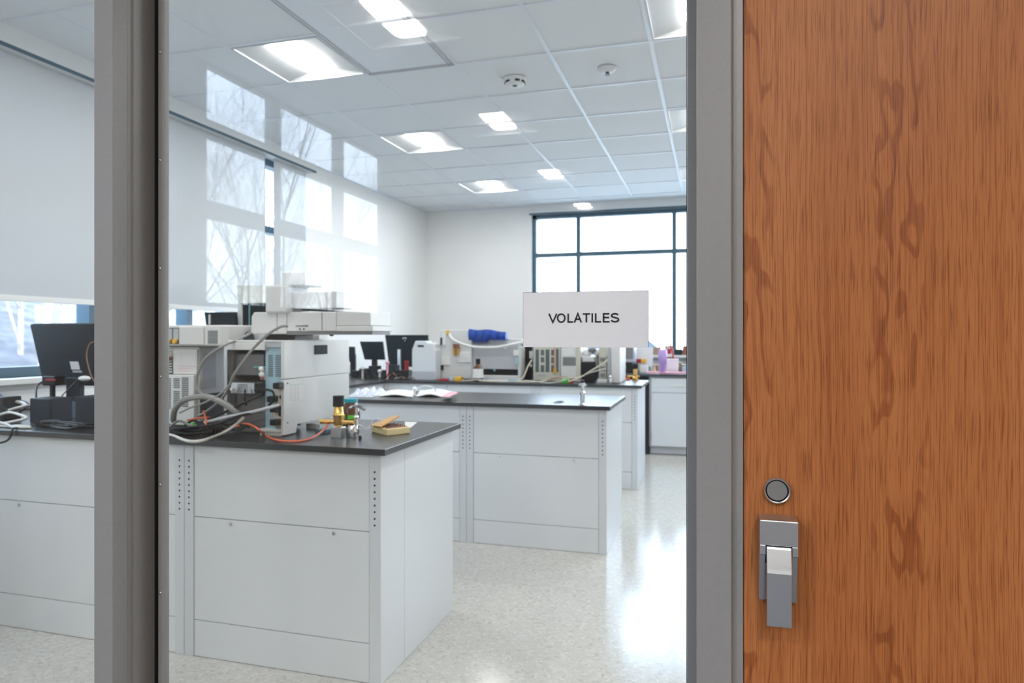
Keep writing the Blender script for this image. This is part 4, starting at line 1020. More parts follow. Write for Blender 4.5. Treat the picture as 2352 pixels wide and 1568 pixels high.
# ------------------------------------------------------------------ middle bench
def sheet(quad_px, z0, name, m, label, cat, grp=None, th=.0015, curl=0.):
    P = [G(u, v, z0) for u, v in quad_px]; n = 8; vs = []; fs = []
    for k in (0, 1):
        for i in range(n + 1):
            for j in range(n + 1):
                s_, r = i / n, j / n
                x = (P[0][0] * (1 - s_) + P[1][0] * s_) * (1 - r) + (P[3][0] * (1 - s_) + P[2][0] * s_) * r
                y = (P[0][1] * (1 - s_) + P[1][1] * s_) * (1 - r) + (P[3][1] * (1 - s_) + P[2][1] * s_) * r
                vs.append((x, y, z0 + k * th + curl * (math.sin(s_ * PI) * .6 + .4 * math.sin(r * PI)) * math.sin(s_ * PI)))
    N1 = (n + 1) ** 2
    for i in range(n):
        for j in range(n):
            a = i * (n + 1) + j; b = a + n + 1
            fs.append((a, a + 1, b + 1, b)); fs.append((N1 + a, N1 + b, N1 + b + 1, N1 + a + 1))
    for i in range(n):
        a = i * (n + 1); fs.append((a, a + n + 1, N1 + a + n + 1, N1 + a)); a += n; fs.append((a, N1 + a, N1 + a + n + 1, a + n + 1))
        a = i; fs.append((a, N1 + a, N1 + a + 1, a + 1)); a = n * (n + 1) + i; fs.append((a, a + 1, N1 + a + 1, N1 + a))
    m_ = MB(); m_._add(vs, fs); o = m_.build(name, m, smooth=True)
    return tag(o, label, cat, grp)
sheet([(868, 910), (948, 912), (955, 898), (875, 900)], CT + .001, 'paper_sheet', 'paper', 'white paper sheet on the middle bench between the plastic wrap and the chrome clip', 'paper', None, .004, .022)
sheet([(955, 911), (1020, 912), (1050, 901), (965, 897)], CT + .001, 'paper_sheet', 'paper', 'white paper sheet on the middle bench, bulging beyond the chrome clip', 'paper', None, .004, .030)
sheet([(1012, 911.5), (1030, 912), (1053, 902), (1034, 900)], CT + .036, 'paper_sheet', 'pink', 'small pinkish leaflet on the last paper sheet of the middle bench', 'paper', None, .002, .004)
# crumpled clear wrap
x, y = G(834, 911); mb = MB(); rr = random.Random(3)
nx, ny = 22, 12; vs = []; fs = []
for k in (0, 1):
    for i in range(nx + 1):
        for j in range(ny + 1):
            s_, r = i / nx, j / ny; e_ = min(s_, 1 - s_, r, 1 - r) * 5
            h_ = min(1, e_) * (.030 + .016 * math.sin(s_ * 17 + r * 5) * math.cos(r * 13) + rr.uniform(0, .012))
            vs.append((x - .11 + .17 * s_, y - .03 + .34 * r, CT + .001 + (h_ if k else 0)))
N1 = (nx + 1) * (ny + 1)
for i in range(nx):
    for j in range(ny):
        a = i * (ny + 1) + j; b = a + ny + 1; fs += [(a, a + 1, b + 1, b), (N1 + a, N1 + b, N1 + b + 1, N1 + a + 1)]
for i in range(nx):
    a = i * (ny + 1); fs.append((a, a + ny + 1, N1 + a + ny + 1, N1 + a)); a += ny; fs.append((a, N1 + a, N1 + a + ny + 1, a + ny + 1))
for j in range(ny):
    fs.append((j, N1 + j, N1 + j + 1, j + 1)); a = nx * (ny + 1) + j; fs.append((a, a + 1, N1 + a + 1, N1 + a))
mb._add(vs, fs); M['wrap'] = mat('clear_crumpled_wrap', (.62, .68, .80), .15, coat=.4)
t = mb.build('plastic_wrap', 'wrap', smooth=True); tag(t, 'crumpled shiny plastic wrap at the window side of the middle bench papers', 'plastic wrap')
# chrome clip / faucet with wire hoop
x, y = G(952, 909); q = zc(x, y) / F
t = thing('chrome_faucet', 'bright chrome faucet with a wire hoop standing among the white papers', 'faucet', (x, y, CT))
MB().lathe([(5 * q, 0), (5 * q, 2 * q), (2.5 * q, 4 * q), (2.5 * q, 12 * q)], (x, y, CT), 16).build('faucet_stem', 'chrome', t, smooth=True)
MB().ball((x, y, CT + 16 * q), 5.5 * q, 18, 12).build('faucet_knob', 'chrome', t, smooth=True)
MB().tube([(x, y, CT + 12 * q), (x + 12 * q, y + .03, CT + 22 * q), (x + 30 * q, y + .05, CT + 23 * q), (x + 42 * q, y + .05, CT + 17 * q), (x + 46 * q, y + .05, CT + 10 * q)], 1.3 * q, 8).build('wire_hoop', 'chrome', t, smooth=True)
# cup sinks
for (u, v, lb) in ((1028, 918, 'dark oval cup sink near the window-side edge of the middle bench pillars'), (1284, 924, 'dark oval cup sink beside the chrome gas tap')):
    x, y = G(u, v); t = thing('cup_sink', lb, 'sink', (x, y, CT))
    rm = MB(); n = 32; vs = []; fs = []
    prf = [(1, 0), (1, .003), (.88, .004), (.80, .001)]
    for r, z in prf: vs += [(x + .036 * r * math.cos(2 * PI * i / n), y + .075 * r * math.sin(2 * PI * i / n), CT + z) for i in range(n)]
    for k in range(3):
        for i in range(n): fs.append((k * n + i, k * n + (i + 1) % n, (k + 1) * n + (i + 1) % n, (k + 1) * n + i))
    rm._add(vs, fs); rm.build('sink_rim', 'epoxy', t, smooth=True)
    m_ = MB(); m_._add([(x + .030 * math.cos(2 * PI * i / n), y + .062 * math.sin(2 * PI * i / n), CT + .0008) for i in range(n)], [tuple(range(n))]); m_.build('sink_bowl', 'hole', t)
# gas tap
x, y = G(1338, 930); q = zc(x, y) / F
t = thing('gas_tap', 'slim chrome gas tap turret with black cap on the middle bench', 'gas tap', (x, y, CT))
MB().lathe([(9.0 * q, 0), (9.0 * q, 1.5 * q), (5.2 * q, 4 * q), (5.0 * q, 24 * q), (6.5 * q, 26 * q), (6.5 * q, 30 * q), (3.5 * q, 32 * q), (3.5 * q, 42 * q), (5 * q, 44 * q), (5 * q, 50 * q), (2 * q, 53 * q)], (x, y, CT), 20).build('turret_body', 'chrome', t, smooth=True)
MB().cyl((x - 9 * q, y, CT + 46 * q), 3 * q, 18 * q, 'x', 12).cyl((x - 6 * q, y, CT + 28 * q), 2.6 * q, 12 * q, 'x', 12).build('outlet', 'chrome', t, smooth=True)
MB().cyl((x, y, CT + 52 * q), 4.2 * q, 5 * q, 'z', 14).build('black_cap', 'black', t, smooth=True)
# tall hooded instrument and monitor on the middle bench, behind the front bench instruments
yh = 4.50; x0, x1 = K(543, yh), K(604, yh); zt2 = Z(570, 655, yh); zg = Z(570, 696, yh)
t = thing('hooded_instrument', 'tall hooded instrument with dark window, half hidden behind the autosampler', 'lab instrument', ((x0 + x1) / 2, yh + .1, CT))
MB().prism([(x0 - .012, zt2), (x0 - .012, zt2 - .012), (x0 + .01, zt2 - .03), (x0 + .02, zg), (x1, zg), (x1, zt2)], 'y', yh, yh + .26).build('hood', 'inst_beige', t, bevel=.004)
MB().box(x0 + .03, x1 + .03, yh + .02, yh + .24, CT + .3, zg - .001).build('dark_window', 'screen', t)
MB().box(x0 + .012, x0 + .042, yh, yh + .04, CT + .3, zg).build('corner_post', 'sill', t, bevel=.002)
MB().box(x0 + .01, x1 + .03, yh, yh + .26, CT, CT + .3).build('instrument_base', 'inst_beige', t, bevel=.004)
MB().box(x0 + .10, x0 + .108, yh + .016, yh + .02, CT + .4, zg - .01).build('lit_strip', 'teal', t)
def monitor(u0, u1, v0, v1, y, label, lean=.03, m='screen', base_z=CT, back=True, neck=None, du=3, dep=.03):
    x0, x1 = K(u0, y), K(u1, y); z1, z0 = Z(u0, v0, y), Z(u0, v1, y)
    t = thing('desktop_monitor', label, 'monitor', ((x0 + x1) / 2, y + .05, base_z))
    m_ = MB(); P0 = [(x0 + du * .004, y + lean, z0), (x1, y + lean, z0), (x1, y, z1), (x0, y, z1)]
    m_._add(P0 + [(x, yy + dep, z) for x, yy, z in P0], [(0, 1, 2, 3), (7, 6, 5, 4), (0, 4, 5, 1), (1, 5, 6, 2), (2, 6, 7, 3), (3, 7, 4, 0)])
    m_.build('monitor_shell', m, t, bevel=.004)
    xn = (x0 + x1) / 2 if neck is None else K(neck, y)
    MB().box(xn - .03, xn + .03, y + lean + dep - .01, y + lean + dep + .02, base_z + .01, (z0 + z1) / 2).build('stand_neck', 'charcoal', t, bevel=.004)
    MB().box(xn - .08, xn + .08, y - .04, y + .14, base_z, base_z + .012).build('stand_base', 'charcoal', t, bevel=.004)
    return t, x0, x1, z0, z1
t, *_r = monitor(469, 540, 717, 775, 4.40, 'dark monitor peeking above the low white module, below the blind', .02)
MB().box(K(481, 4.38), K(484, 4.38), 4.37, 4.38, Z(482, 745, 4.38), Z(482, 722, 4.38)).build('cable_strap', 'inst_beige', t)

# ------------------------------------------------------------------ rear bench
yr = 6.60
t, x0, x1, z0, z1 = monitor(884, 982, 769, 842, yr, 'wide dark monitor with pale logo standing behind the white jug', .05, 'monitor_dark', neck=918, du=6)
lg = MB()
xc_, zc__ = K(929, yr - .002), Z(929, 777, yr)
for (a, b, c_, d) in ((-.018, .018, .004, .010), (-.024, -.010, -.004, .004), (.008, .022, -.004, .004)): lg.box(xc_ + a, xc_ + b, yr - .002, yr + .002, zc__ + c_, zc__ + d)
lg.box(xc_ - .005, xc_ + .005, yr + .004, yr + .008, zc__ - .026, zc__ - .018); lg.build('pale_logo', 'sill', t)
xp = K(918, yr - .04)
MB().box(xp - .022, xp + .016, yr - .05, yr - .03, CT + .012, Z(918, 802, yr - .04)).build('stand_post', 'alu', t, bevel=.003)
monitor(826, 878, 784, 826, 6.66, 'small dark monitor left of the wide one with the logo', .05, 'monitor_dark', neck=852, du=8)
monitor(798, 813, 796, 832, 6.70, 'dark screen edge emerging from behind the white chromatograph', .02, 'monitor_dark')
rs2 = random.Random(11)
items = [(806, 822, 851, 'charcoal'), (824, 842, 846, 'charcoal'), (846, 866, 840, 'charcoal'), (868, 884, 850, 'charcoal'), (886, 908, 838, 'charcoal'), (912, 938, 850, 'black')]
labs_ = ['low dark speaker box nearest the white chromatograph', 'dark desk box below the small monitor', 'dark box under the small monitor beside the white plug', 'short dark box between the two rear monitors', 'squarish dark box in front of the wide monitor', 'black box at the foot of the silver monitor post']
for (u0, u1, v0, m_), lb in zip(items, labs_):
    y = 6.22 if u0 > 860 else 6.3; y += rs2.uniform(-.03, .1)
    o = MB().box(K(u0, y), K(u1, y), y, y + .10, CT, Z(u0, v0, y)).build('desk_box', m_, bevel=.006); tag(o, lb, 'electronics', None)
for k in range(9):
    u = rs2.uniform(805, 930); y = rs2.uniform(6.12, 6.3)
    P = [(K(u + i * 12, y), y + rs2.uniform(-.03, .03), CT + .008 + rs2.uniform(0, .06) * (i % 2)) for i in range(5)]
    o = MB().tube(P, .006, 6).build('cable', rs2.choice(['black', 'charcoal', 'greycable', 'wood_brown']), smooth=True); tag(o, 'dark cable heaped under the rear bench monitors', 'cable', 'cables under the rear monitors')
for (u, v, m_, lb) in ((872, 852, 'sill', 'white plug lying among dark boxes under the small monitor'), (890, 833, 'pink', 'pinkish cup lid beside the dark box of the wide monitor'), (833, 846, 'inst_beige', 'cream plug on the box nearest the white chromatograph')):
    y = 6.18; o = MB().ball((K(u, y), y, Z(u, v, y)), .022, 12, 8, (1, 1, .8)).lathe([(.012, 0), (.010, Z(u, v, y) - CT - .01)], (K(u, y), y, CT), 8).build('plug_cap', m_, smooth=True); tag(o, lb, 'plug')
o = MB().lathe([(.022, 0), (.022, .16), (.024, .165), (.024, .18)], (K(934, 6.3), 6.3, CT), 16).build('dark_red_bottle', 'red', smooth=True); tag(o, 'dark red bottle between the silver post and the white jug', 'bottle')
# jug
yj = 6.16; q = zc(K(973, yj), yj) / F; xj = K(973, yj)
t = thing('plastic_jug', 'translucent white square jug with a handle, on the rear bench', 'jug', (xj, yj + .1, CT))
W_ = 29.5 * q; zj = CT
body = [(-W_, 0), (W_, 0), (W_, 68 * q), (W_ * .93, 74 * q), (W_ * .93, 84 * q), (W_ * .30, 86 * q), (W_ * .22, 90 * q), (-W_ * .72, 90 * q), (-W_ * .99, 70 * q), (-W_, 66 * q)]
hole = [(-W_ * .50, 76 * q), (W_ * .02, 76 * q), (W_ * .02, 80.5 * q), (-W_ * .50, 80.5 * q)]
o_ = MB().prism([(xj + a, zj + b) for a, b in body], 'y', yj, yj + .14); o_.build('jug_body', 'jug', t, bevel=.014, segs=3)
MB().prism([(xj + a, zj + b) for a, b in hole], 'y', yj - .0015, yj + .02).build('handle_gap', 'charcoal', t)
MB().box(xj - W_ * .97, xj + W_ * .97, yj - .0012, yj + .01, zj + .004, zj + 20 * q).build('liquid_level', 'inst_grey', t)
MB().cyl((xj + W_ * .62, yj + .1, zj + 84 * q), 7 * q, 4 * q, 'z', 18).build('jug_cap', 'sill', t, smooth=True)
# large grey-white liquid instrument
y0i = 6.32; xa, xb, xc2 = K(1010, y0i), K(1083, y0i), K(1196, y0i)
t = thing('sample_processor', 'broad grey-white cabinet instrument with orange vials and a white hose', 'lab instrument', ((xa + xc2) / 2, y0i + .2, CT))
ztp = Z(1040, 757, y0i); zgr = Z(1083, 797, y0i)
MB().box(xa, xb, y0i, y0i + .42, CT + .008, ztp).build('left_cabinet', 'inst', t, bevel=.006)
MB().box(xb + .002, xc2 - .03, y0i + .03, y0i + .40, Z(1100, 847, y0i + .03), Z(1100, 790, y0i + .03)).build('oven_box', 'inst_grey', t, bevel=.004)
MB().box(xb + .002, xc2 - .03, y0i + .05, y0i + .40, CT + .05, Z(1100, 848, y0i)).build('dark_bay', 'black', t)
MB().box(xb + .002, xc2 - .02, y0i + .0, y0i + .40, CT + .008, CT + .048).build('instrument_tray', 'sill', t, bevel=.004)
MB().box(xc2 - .028, xc2, y0i + .0, y0i + .42, CT + .008, Z(1190, 795, y0i)).build('right_post', 'inst', t, bevel=.004)
MB().box(xb, xc2, y0i + .06, y0i + .42, Z(1100, 790, y0i), Z(1100, 778, y0i)).build('top_shelf', 'inst', t, bevel=.003)
for (u0, v0, u1, v1, m_, nm) in ((1012, 775, 1016, 792, 'charcoal', 'valve_fitting'), (1017, 765, 1025, 793, 'sill', 'white_column'), (1011, 838, 1019, 850, 'black', 'round_port'), (1003, 828, 1008, 862, 'black', 'side_pump'), (1054, 808, 1082, 832, 'paper', 'taped_sheet'), (1012, 818, 1034, 838, 'paper', 'taped_sheet'), (1180, 803, 1192, 816, 'paper', 'blue_sticker'), (1184, 820, 1192, 836, 'inst_blue', 'blue_sticker'), (1026, 758, 1032, 768, 'yellow', 'yellow_fitting')):
    MB().box(K(u0, y0i), K(u1, y0i), y0i - .012, y0i + .002, Z(u0, v1, y0i), Z(u0, v0, y0i)).build(nm, m_, t, bevel=.002)
for uu in (1044, 1052):
    vb_ = MB().cyl((K(uu, y0i - .02), y0i - .02, Z(uu, 815, y0i)), .013, .10, 'z', 14); vb_.build('orange_vial', mat_o if False else 'orange_vial' if 'orange_vial' in M else 'amberlid', t, smooth=True)
    MB().cyl((K(uu, y0i - .02), y0i - .02, Z(uu, 800, y0i)), .0145, .045, 'z', 14).build('vial_sleeve', 'wood_brown', t, smooth=True)
MB().cyl((K(1161, y0i + .02), y0i + .02, Z(1161, 798.5, y0i)), .014, -.01, 'y', 16).build('white_dial', 'sill', t, smooth=True)
MB().cyl((K(1136, y0i + .04), y0i + .04, Z(1136, 850, y0i)), .012, -.006, 'y', 16).build('teal_dial', 'teal', t, smooth=True)
P = [(K(u, y0i - .065), y0i - .065, Z(u, v, y0i - .065)) for u, v in ((1027, 767), (1040, 779), (1060, 789), (1085, 796), (1115, 798), (1150, 796), (1185, 789), (1215, 780))]
P[0] = (P[0][0], y0i, P[0][2]); P[-1] = (P[-1][0], y0i + .06, P[-1][2])
MB().tube(P, .0135, 10, sub=8).build('white_hose', 'sill', t, smooth=True)
# blue cloth on top shelf
yb2 = y0i + .08; zs_ = Z(1100, 778, y0i); mb = MB(); nx = 24; vs = []; fs = []
topv = lambda s_: (755 + 6 * s_ + 1.5 * math.sin(s_ * 9)); botv = lambda s_: (783 + 2.5 * (1 if .1 < s_ < .5 else -1))
rows_ = 8
for k, yy in ((0, 0), (1, .052)):
    for i in range(nx + 1):
        s_ = i / nx; u = 1081 + 84 * s_
        for j in range(rows_ + 1):
            r = j / rows_; v = botv(s_) * (1 - r) + topv(s_) * r
            bulge = .012 * math.sin(s_ * 31) + .02 * math.sin(r * PI)
            vs.append((K(u, yb2 - .03), yb2 - .08 + yy + (-bulge if not k else 0), Z(u, v, yb2 - .03)))
m1 = (nx + 1) * (rows_ + 1)
for i in range(nx):
    for j in range(rows_):
        a = i * (rows_ + 1) + j; b = a + rows_ + 1; fs += [(a, b, b + 1, a + 1), (m1 + a, m1 + a + 1, m1 + b + 1, m1 + b)]
for i in range(nx):
    a = i * (rows_ + 1); fs.append((a, m1 + a, m1 + a + rows_ + 1, a + rows_ + 1)); a += rows_; fs.append((a, a + rows_ + 1, m1 + a + rows_ + 1, m1 + a))
for j in range(rows_):
    fs.append((j, j + 1, m1 + j + 1, m1 + j)); a = nx * (rows_ + 1) + j; fs.append((a, m1 + a, m1 + a + 1, a + 1))
mb._add(vs, fs)
mb.tube([(K(1081, yb2 - .03), yb2 - .03, Z(1081, 766, yb2)), (K(1076, yb2), yb2 - .04, Z(1076, 765, yb2)), (K(1072, yb2), yb2 - .03, Z(1072, 764, yb2))], .008, 6)
o = mb.build('blue_cloth', 'blue_bag', smooth=True); tag(o, 'bright blue folded cloth draped on top of the grey-white cabinet instrument', 'cloth')
# brown labelled bottle
yl = 6.14; x = K(1098, yl); q = zc(x, yl) / F; zb3 = CT
t = thing('reagent_bottle', 'brown reagent bottle with a white label and black cap on the rear bench', 'bottle', (x, yl, CT))
MB().lathe([(11 * q, 0), (12 * q, 1.5 * q), (12 * q, 28 * q), (10 * q, 33 * q), (5 * q, 38 * q), (4.4 * q, 42 * q), (4.4 * q, 46 * q)], (x, yl, CT), 24).build('glass_body', 'amber', t, smooth=True)
MB().cyl((x, yl, CT + 8 * q), 12.3 * q, 21 * q, 'z', 24).build('white_label', 'paper', t, smooth=True)
MB().cyl((x, yl, CT + 39 * q), 5.2 * q, 13 * q, 'z', 16).build('black_cap', 'black', t, smooth=True)
# foreground litter of the rear bench
for (u, v, w_, h_, m_, nm, lb) in ((1020, 872, 26, 4, 'red', 'notebook', 'dark red notebook beside the white jug'), (1036, 870, 10, 8, 'inst_blue', 'tube_cap', 'pale blue cap between the notebook and yellow-green tangle'), (1050, 868, 16, 9, 'yellow', 'tape_roll', 'yellow-green roll before the grey-white cabinet instrument'), (1180, 868, 26, 7, 'inst_blue', 'glove_box', 'pale blue flat packet at the cabinet instrument post'), (1140, 870, 50, 4, 'sill', 'tray_lid', 'long white tray lid before the dark bay')):
    y = 6.12; x0, x1 = K(u - w_ / 2, y), K(u + w_ / 2, y); q = zc(x0, y) / F
    o = MB().box(x0, x1, y, y + .09, CT, CT + h_ * q).build(nm, m_, bevel=.003); tag(o, lb, nm.replace('_', ' '))
def rcable(P, r, m_, lb, grp=None):
    pts = [(K(u, y), y, max(CT + r, Z(u, v, y))) for u, v, y in P]
    o = MB().tube(pts, r, 7).build('cable', m_, smooth=True); return tag(o, lb, 'cable', grp)
rcable([(1100, 874, 6.08), (1130, 878, 6.06), (1160, 875, 6.07), (1200, 880, 6.06), (1240, 876, 6.06), (1285, 868, 6.09), (1330, 868, 6.09)], .006, 'creamcable', 'cream cable waving along the rear bench front edge')
rcable([(1060, 876, 6.08), (1100, 872, 6.09), (1150, 879, 6.06), (1210, 874, 6.07), (1262, 880, 6.05), (1300, 872, 6.08)], .005, 'whitecable', 'thin white cable crossing the cream one on the rear bench')
rcable([(1305, 876, 6.06), (1330, 868, 6.08), (1360, 850, 6.08), (1385, 835, 6.10), (1395, 826, 6.14)], .0075, 'creamcable', 'cream cable rising to the black column on the rear bench')
rcable([(1318, 872, 6.08), (1350, 858, 6.09), (1375, 850, 6.10), (1392, 846, 6.14)], .006, 'whitecable', 'lower white cable rising to the black column on the rear bench')
rcable([(1222, 826, 6.3), (1212, 842, 6.2), (1206, 858, 6.14), (1200, 868, 6.12), (1190, 874, 6.08)], .007, 'creamcable', 'cream cable coming down beside the slotted beige analyser')
rcable([(1250, 874, 6.07), (1275, 868, 6.08), (1300, 866, 6.1), (1335, 872, 6.08)], .005, 'wood_brown', 'brown lead in front of the slotted beige analyser')
# dark recess unit
def dev(name, u0, u1, v0, y, dep, m_, lb, bev=.004):
    x0, x1 = K(u0, y), K(u1, y)
    t = thing(name, lb, 'lab instrument', ((x0 + x1) / 2, y + dep / 2, CT))
    MB().box(x0, x1, y, y + dep, CT + .004, Z((u0 + u1) / 2, v0, y)).build('housing', m_, t, bevel=bev)
    MB().box(x0 + .01, x1 - .01, y + .02, y + dep - .02, CT, CT + .005).build('base_plate', 'black', t)
    return t
def face(t, name, u0, u1, v0, v1, y, m_, e=.006, bev=.001):
    return MB().box(K(u0, y), K(u1, y), y - e, y + .001, Z(u0, v1, y), Z(u0, v0, y)).build(name, m_, t, bevel=bev)
t = dev('dark_column_unit', 1198, 1222, 792, 6.48, .2, 'black', 'dark tall unit in the gap between the two rear bench analysers')
face(t, 'glass_column', 1200, 1206, 800, 835, 6.48, 'inst_grey'); face(t, 'white_clamp', 1216, 1224, 806, 823, 6.48, 'sill'); face(t, 'white_ball', 1217, 1222, 836, 842, 6.48, 'sill')
t = dev('slotted_analyser', 1225, 1287, 790, 6.36, .34, 'inst_beige', 'beige analyser with tall vertical slots, directly below the sign')
for u0, u1, v0, v1 in ((1230, 1238, 802, 854), (1242, 1250, 803, 816), (1242, 1250, 820, 832), (1242, 1250, 838, 854), (1253, 1262, 802, 854), (1266, 1274, 803, 816), (1266, 1274, 820, 834), (1266, 1274, 838, 854), (1277, 1283, 801, 854)):
    face(t, 'vertical_slot', u0, u1, v0, v1, 6.36, 'slot', .002)
face(t, 'label_plate', 1237, 1254, 858, 864, 6.36, 'inst_grey', .002)
o = MB().tube([(K(1273, 6.33), 6.345, Z(1273, 798, 6.34)), (K(1272, 6.33), 6.33, Z(1272, 830, 6.34)), (K(1274, 6.33), 6.345, Z(1274, 856, 6.34))], .004, 6).build('red_lead', 'orange', t, smooth=True)
face(t, 'yellow_fitting', 1272, 1278, 846, 857, 6.36, 'yellow', .02)
t = dev('panel_analyser', 1288, 1333, 790, 6.34, .36, 'inst', 'white analyser with a dark square display, directly below the sign')
face(t, 'display', 1293, 1322, 820, 839, 6.34, 'bracket', .004); face(t, 'upper_cover', 1292, 1318, 800, 818, 6.34, 'sill', .004)
face(t, 'side_strip', 1323, 1332, 796, 868, 6.34, 'inst_beige', .004)
o = MB().box(K(1288, 6.12), K(1306, 6.12), 6.12, 6.17, CT, CT + .035).build('green_clip', 'green', bevel=.004); tag(o, 'bright green clip in front of the white analyser with the display', 'clip')
o = MB().cyl((K(1313, 6.13), 6.13, CT), .018, .04, 'z', 14).build('red_stopper', 'red', smooth=True); tag(o, 'dark red stopper touching the bright green clip', 'stopper')
t = dev('black_column', 1336, 1366, 832, 6.36, .28, 'black', 'black square column with white fittings on top, rear bench')
MB().box(K(1336, 6.37), K(1366, 6.37), 6.37, 6.6, Z(1350, 831.8, 6.36), Z(1350, 818, 6.36)).build('white_collar', 'inst', t, bevel=.012)
MB().ball((K(1348, 6.42), 6.42, Z(1348, 812, 6.4)), .045, 14, 8).ball((K(1372, 6.42), 6.42, Z(1372, 812, 6.4)), .03, 12, 8).build('white_fitting', 'sill', t, smooth=True)
MB().ball((K(1360, 6.40), 6.40, Z(1360, 803, 6.4)), .04, 12, 8, (1, 1, .6)).cyl((K(1372, 6.36), 6.36, Z(1372, 842, 6.36)), .014, .10, 'z', 10).build('dark_fitting', 'bracket', t, smooth=True)
t = dev('valve_frame', 1376, 1392, 790, 6.30, .12, 'inst_beige', 'narrow beige frame with fittings between the black column and white tower')
for v in (826, 846, 862): face(t, 'valve_knob', 1379, 1389, v - 5, v + 3, 6.30, 'bracket', .02)
MB().box(K(1372, 6.26), K(1396, 6.26), 6.24, 6.44, CT, CT + .03).build('foot_plate', 'inst', t, bevel=.003)
t = dev('white_tower', 1404, 1424, 784, 6.22, .42, 'inst', 'plain white tower instrument beside the beige valve frame')
face(t, 'grey_edge', 1396, 1403, 800, 870, 6.26, 'inst_grey', .01)
o = MB().cyl((K(1402, 6.2), 6.20, CT), .014, .05, 'z', 12).ball((K(1402, 6.2), 6.20, CT + .06), .016, 12, 8).build('chrome_fitting', 'chrome', smooth=True); tag(o, 'small chrome fitting at the foot of the white tower', 'fitting')
t = dev('white_tower', 1377, 1403, 796, 6.50, .14, 'inst_grey', 'grey slab unit standing behind the white tower instrument')
# computer block and keyboard shelf (right)
t = dev('rack_computer', 1426, 1456, 788, 8.20, .36, 'inst_grey', 'grey computer with a dark upper bay at the counter before the far window')
face(t, 'dark_bay', 1426, 1454, 798, 824, 8.20, 'bracket', .004); face(t, 'black_bay', 1426, 1466, 831, 852, 8.20, 'black', .03); face(t, 'green_lamp', 1436, 1438, 841, 844, 8.17, 'green', .004)
# brass regulator on rear bench end
x, y = G(1459, 873); q = zc(x, y) / F
t = thing('brass_regulator', 'small brass regulator with a black knob at the end of the rear bench', 'regulator', (x, y, CT))
MB().lathe([(7 * q, 0), (7 * q, 6 * q), (4 * q, 9 * q), (5 * q, 20 * q), (4 * q, 26 * q)], (x, y, CT), 18).cyl((x - 18 * q, y, CT + 8 * q), 3.4 * q, 28 * q, 'x', 10).build('brass_body', 'brass', t, smooth=True)
MB().cyl((x, y, CT + 26 * q), 7 * q, 13 * q, 'z', 18).build('black_knob', 'black', t, smooth=True)
o = MB().box(x - 28 * q, x - 12 * q, y - .04, y, CT, CT + 5 * q).build('orange_block', 'orange', bevel=.004); tag(o, 'small orange block beside the small brass regulator', 'block')
# far counter items
yw = 8.12
def fb(name, u0, u1, v0, m_, lb, cat, y=yw, dep=.12, bev=.004):
    o = MB().box(K(u0, y), K(u1, y), y, y + dep, CT, Z(u0, v0, y)).build(name, m_, bevel=bev); return tag(o, lb, cat)
wb = fb('white_board', 1462, 1499, 798, 'paper', 'white upright board on the far counter by the sign corner', 'board', 8.3, .02); ORI[wb.name] = Vector(wb.location)
fb('pink_folder', 1484, 1583, 854, 'pink', 'long pink folder lying on the far counter', 'folder', 8.0, .16, .001)
for (u, v, m_, lb) in ((1467, 829, 'red', 'dark red magnet on the white upright board'), (1479, 829, 'yellow', 'orange-yellow magnet on the white upright board'), (1490, 846, 'teal', 'pale teal sticker on the white upright board')):
    o = MB().box(K(u - 6, 8.295), K(u + 5, 8.295), 8.288, 8.299, Z(u, v + 4, 8.295), Z(u, v - 5, 8.295)).build('magnet', m_, wb, bevel=.002, label=lb)
fb('white_carton', 1470, 1488, 840, 'sill', 'small white carton before the upright board on the far counter', 'carton', 8.14, .08)
fb('brown_carton', 1499, 1512, 838, 'tan_box', 'brown carton left of the lilac bottle', 'carton', 8.3, .1)
o = MB().lathe([(.016, 0), (.018, .03), (.008, .06), (.012, .08)], (K(1503, 8.1), 8.1, CT), 12).build('figurine', 'cream', smooth=True); tag(o, 'tiny cream figurine in front of the brown carton', 'figurine')
x = K(1522, 8.05); q = zc(x, 8.05) / F
t = thing('tall_bottle', 'tall lilac bottle on the far counter below the window', 'bottle', (x, 8.05, CT))
MB().lathe([(7 * q, 0), (7.5 * q, 1 * q), (7.5 * q, 22 * q), (9.5 * q, 26 * q), (10 * q, 50 * q), (8.5 * q, 52 * q)], (x, 8.05, CT), 22).build('bottle_body', 'purple', t, smooth=True)
MB().cyl((x, 8.05, CT + 52 * q), 8.5 * q, 2.5 * q, 'z', 20).build('bottle_lid', 'purple', t, smooth=True)
t = thing('gift_bag', 'white paper bag with its arched dark red handle, behind the lilac bottle', 'bag', (K(1545, 8.25), 8.3, CT))
x0, x1 = K(1532, 8.2), K(1558, 8.2)
MB().box(x0, x1, 8.2, 8.28, CT, Z(1545, 824, 8.2)).build('bag_body', 'paper', t, bevel=.004)
MB().tube([(K(1534, 8.24), 8.24, Z(1534, 826, 8.24)), (K(1517, 8.24), 8.24, Z(1517, 803, 8.24)), (K(1519, 8.24), 8.24, Z(1519, 789, 8.24)), (K(1526, 8.24), 8.24, Z(1526, 782, 8.24)), (K(1533, 8.24), 8.24, Z(1533, 785, 8.24)), (K(1541, 8.24), 8.24, Z(1541, 796, 8.24)), (K(1548, 8.24), 8.24, Z(1548, 824, 8.24))], .009, 8).build('bag_handle', 'red', t, smooth=True)
t = thing('picture_frame', 'brown wooden picture frame with red and white print, under the far window', 'picture frame', (K(1537, 8.42), 8.42, CT))
x0, x1 = K(1527, 8.42), K(1547, 8.42); z0, z1 = Z(1537, 822, 8.42), Z(1537, 794, 8.42)
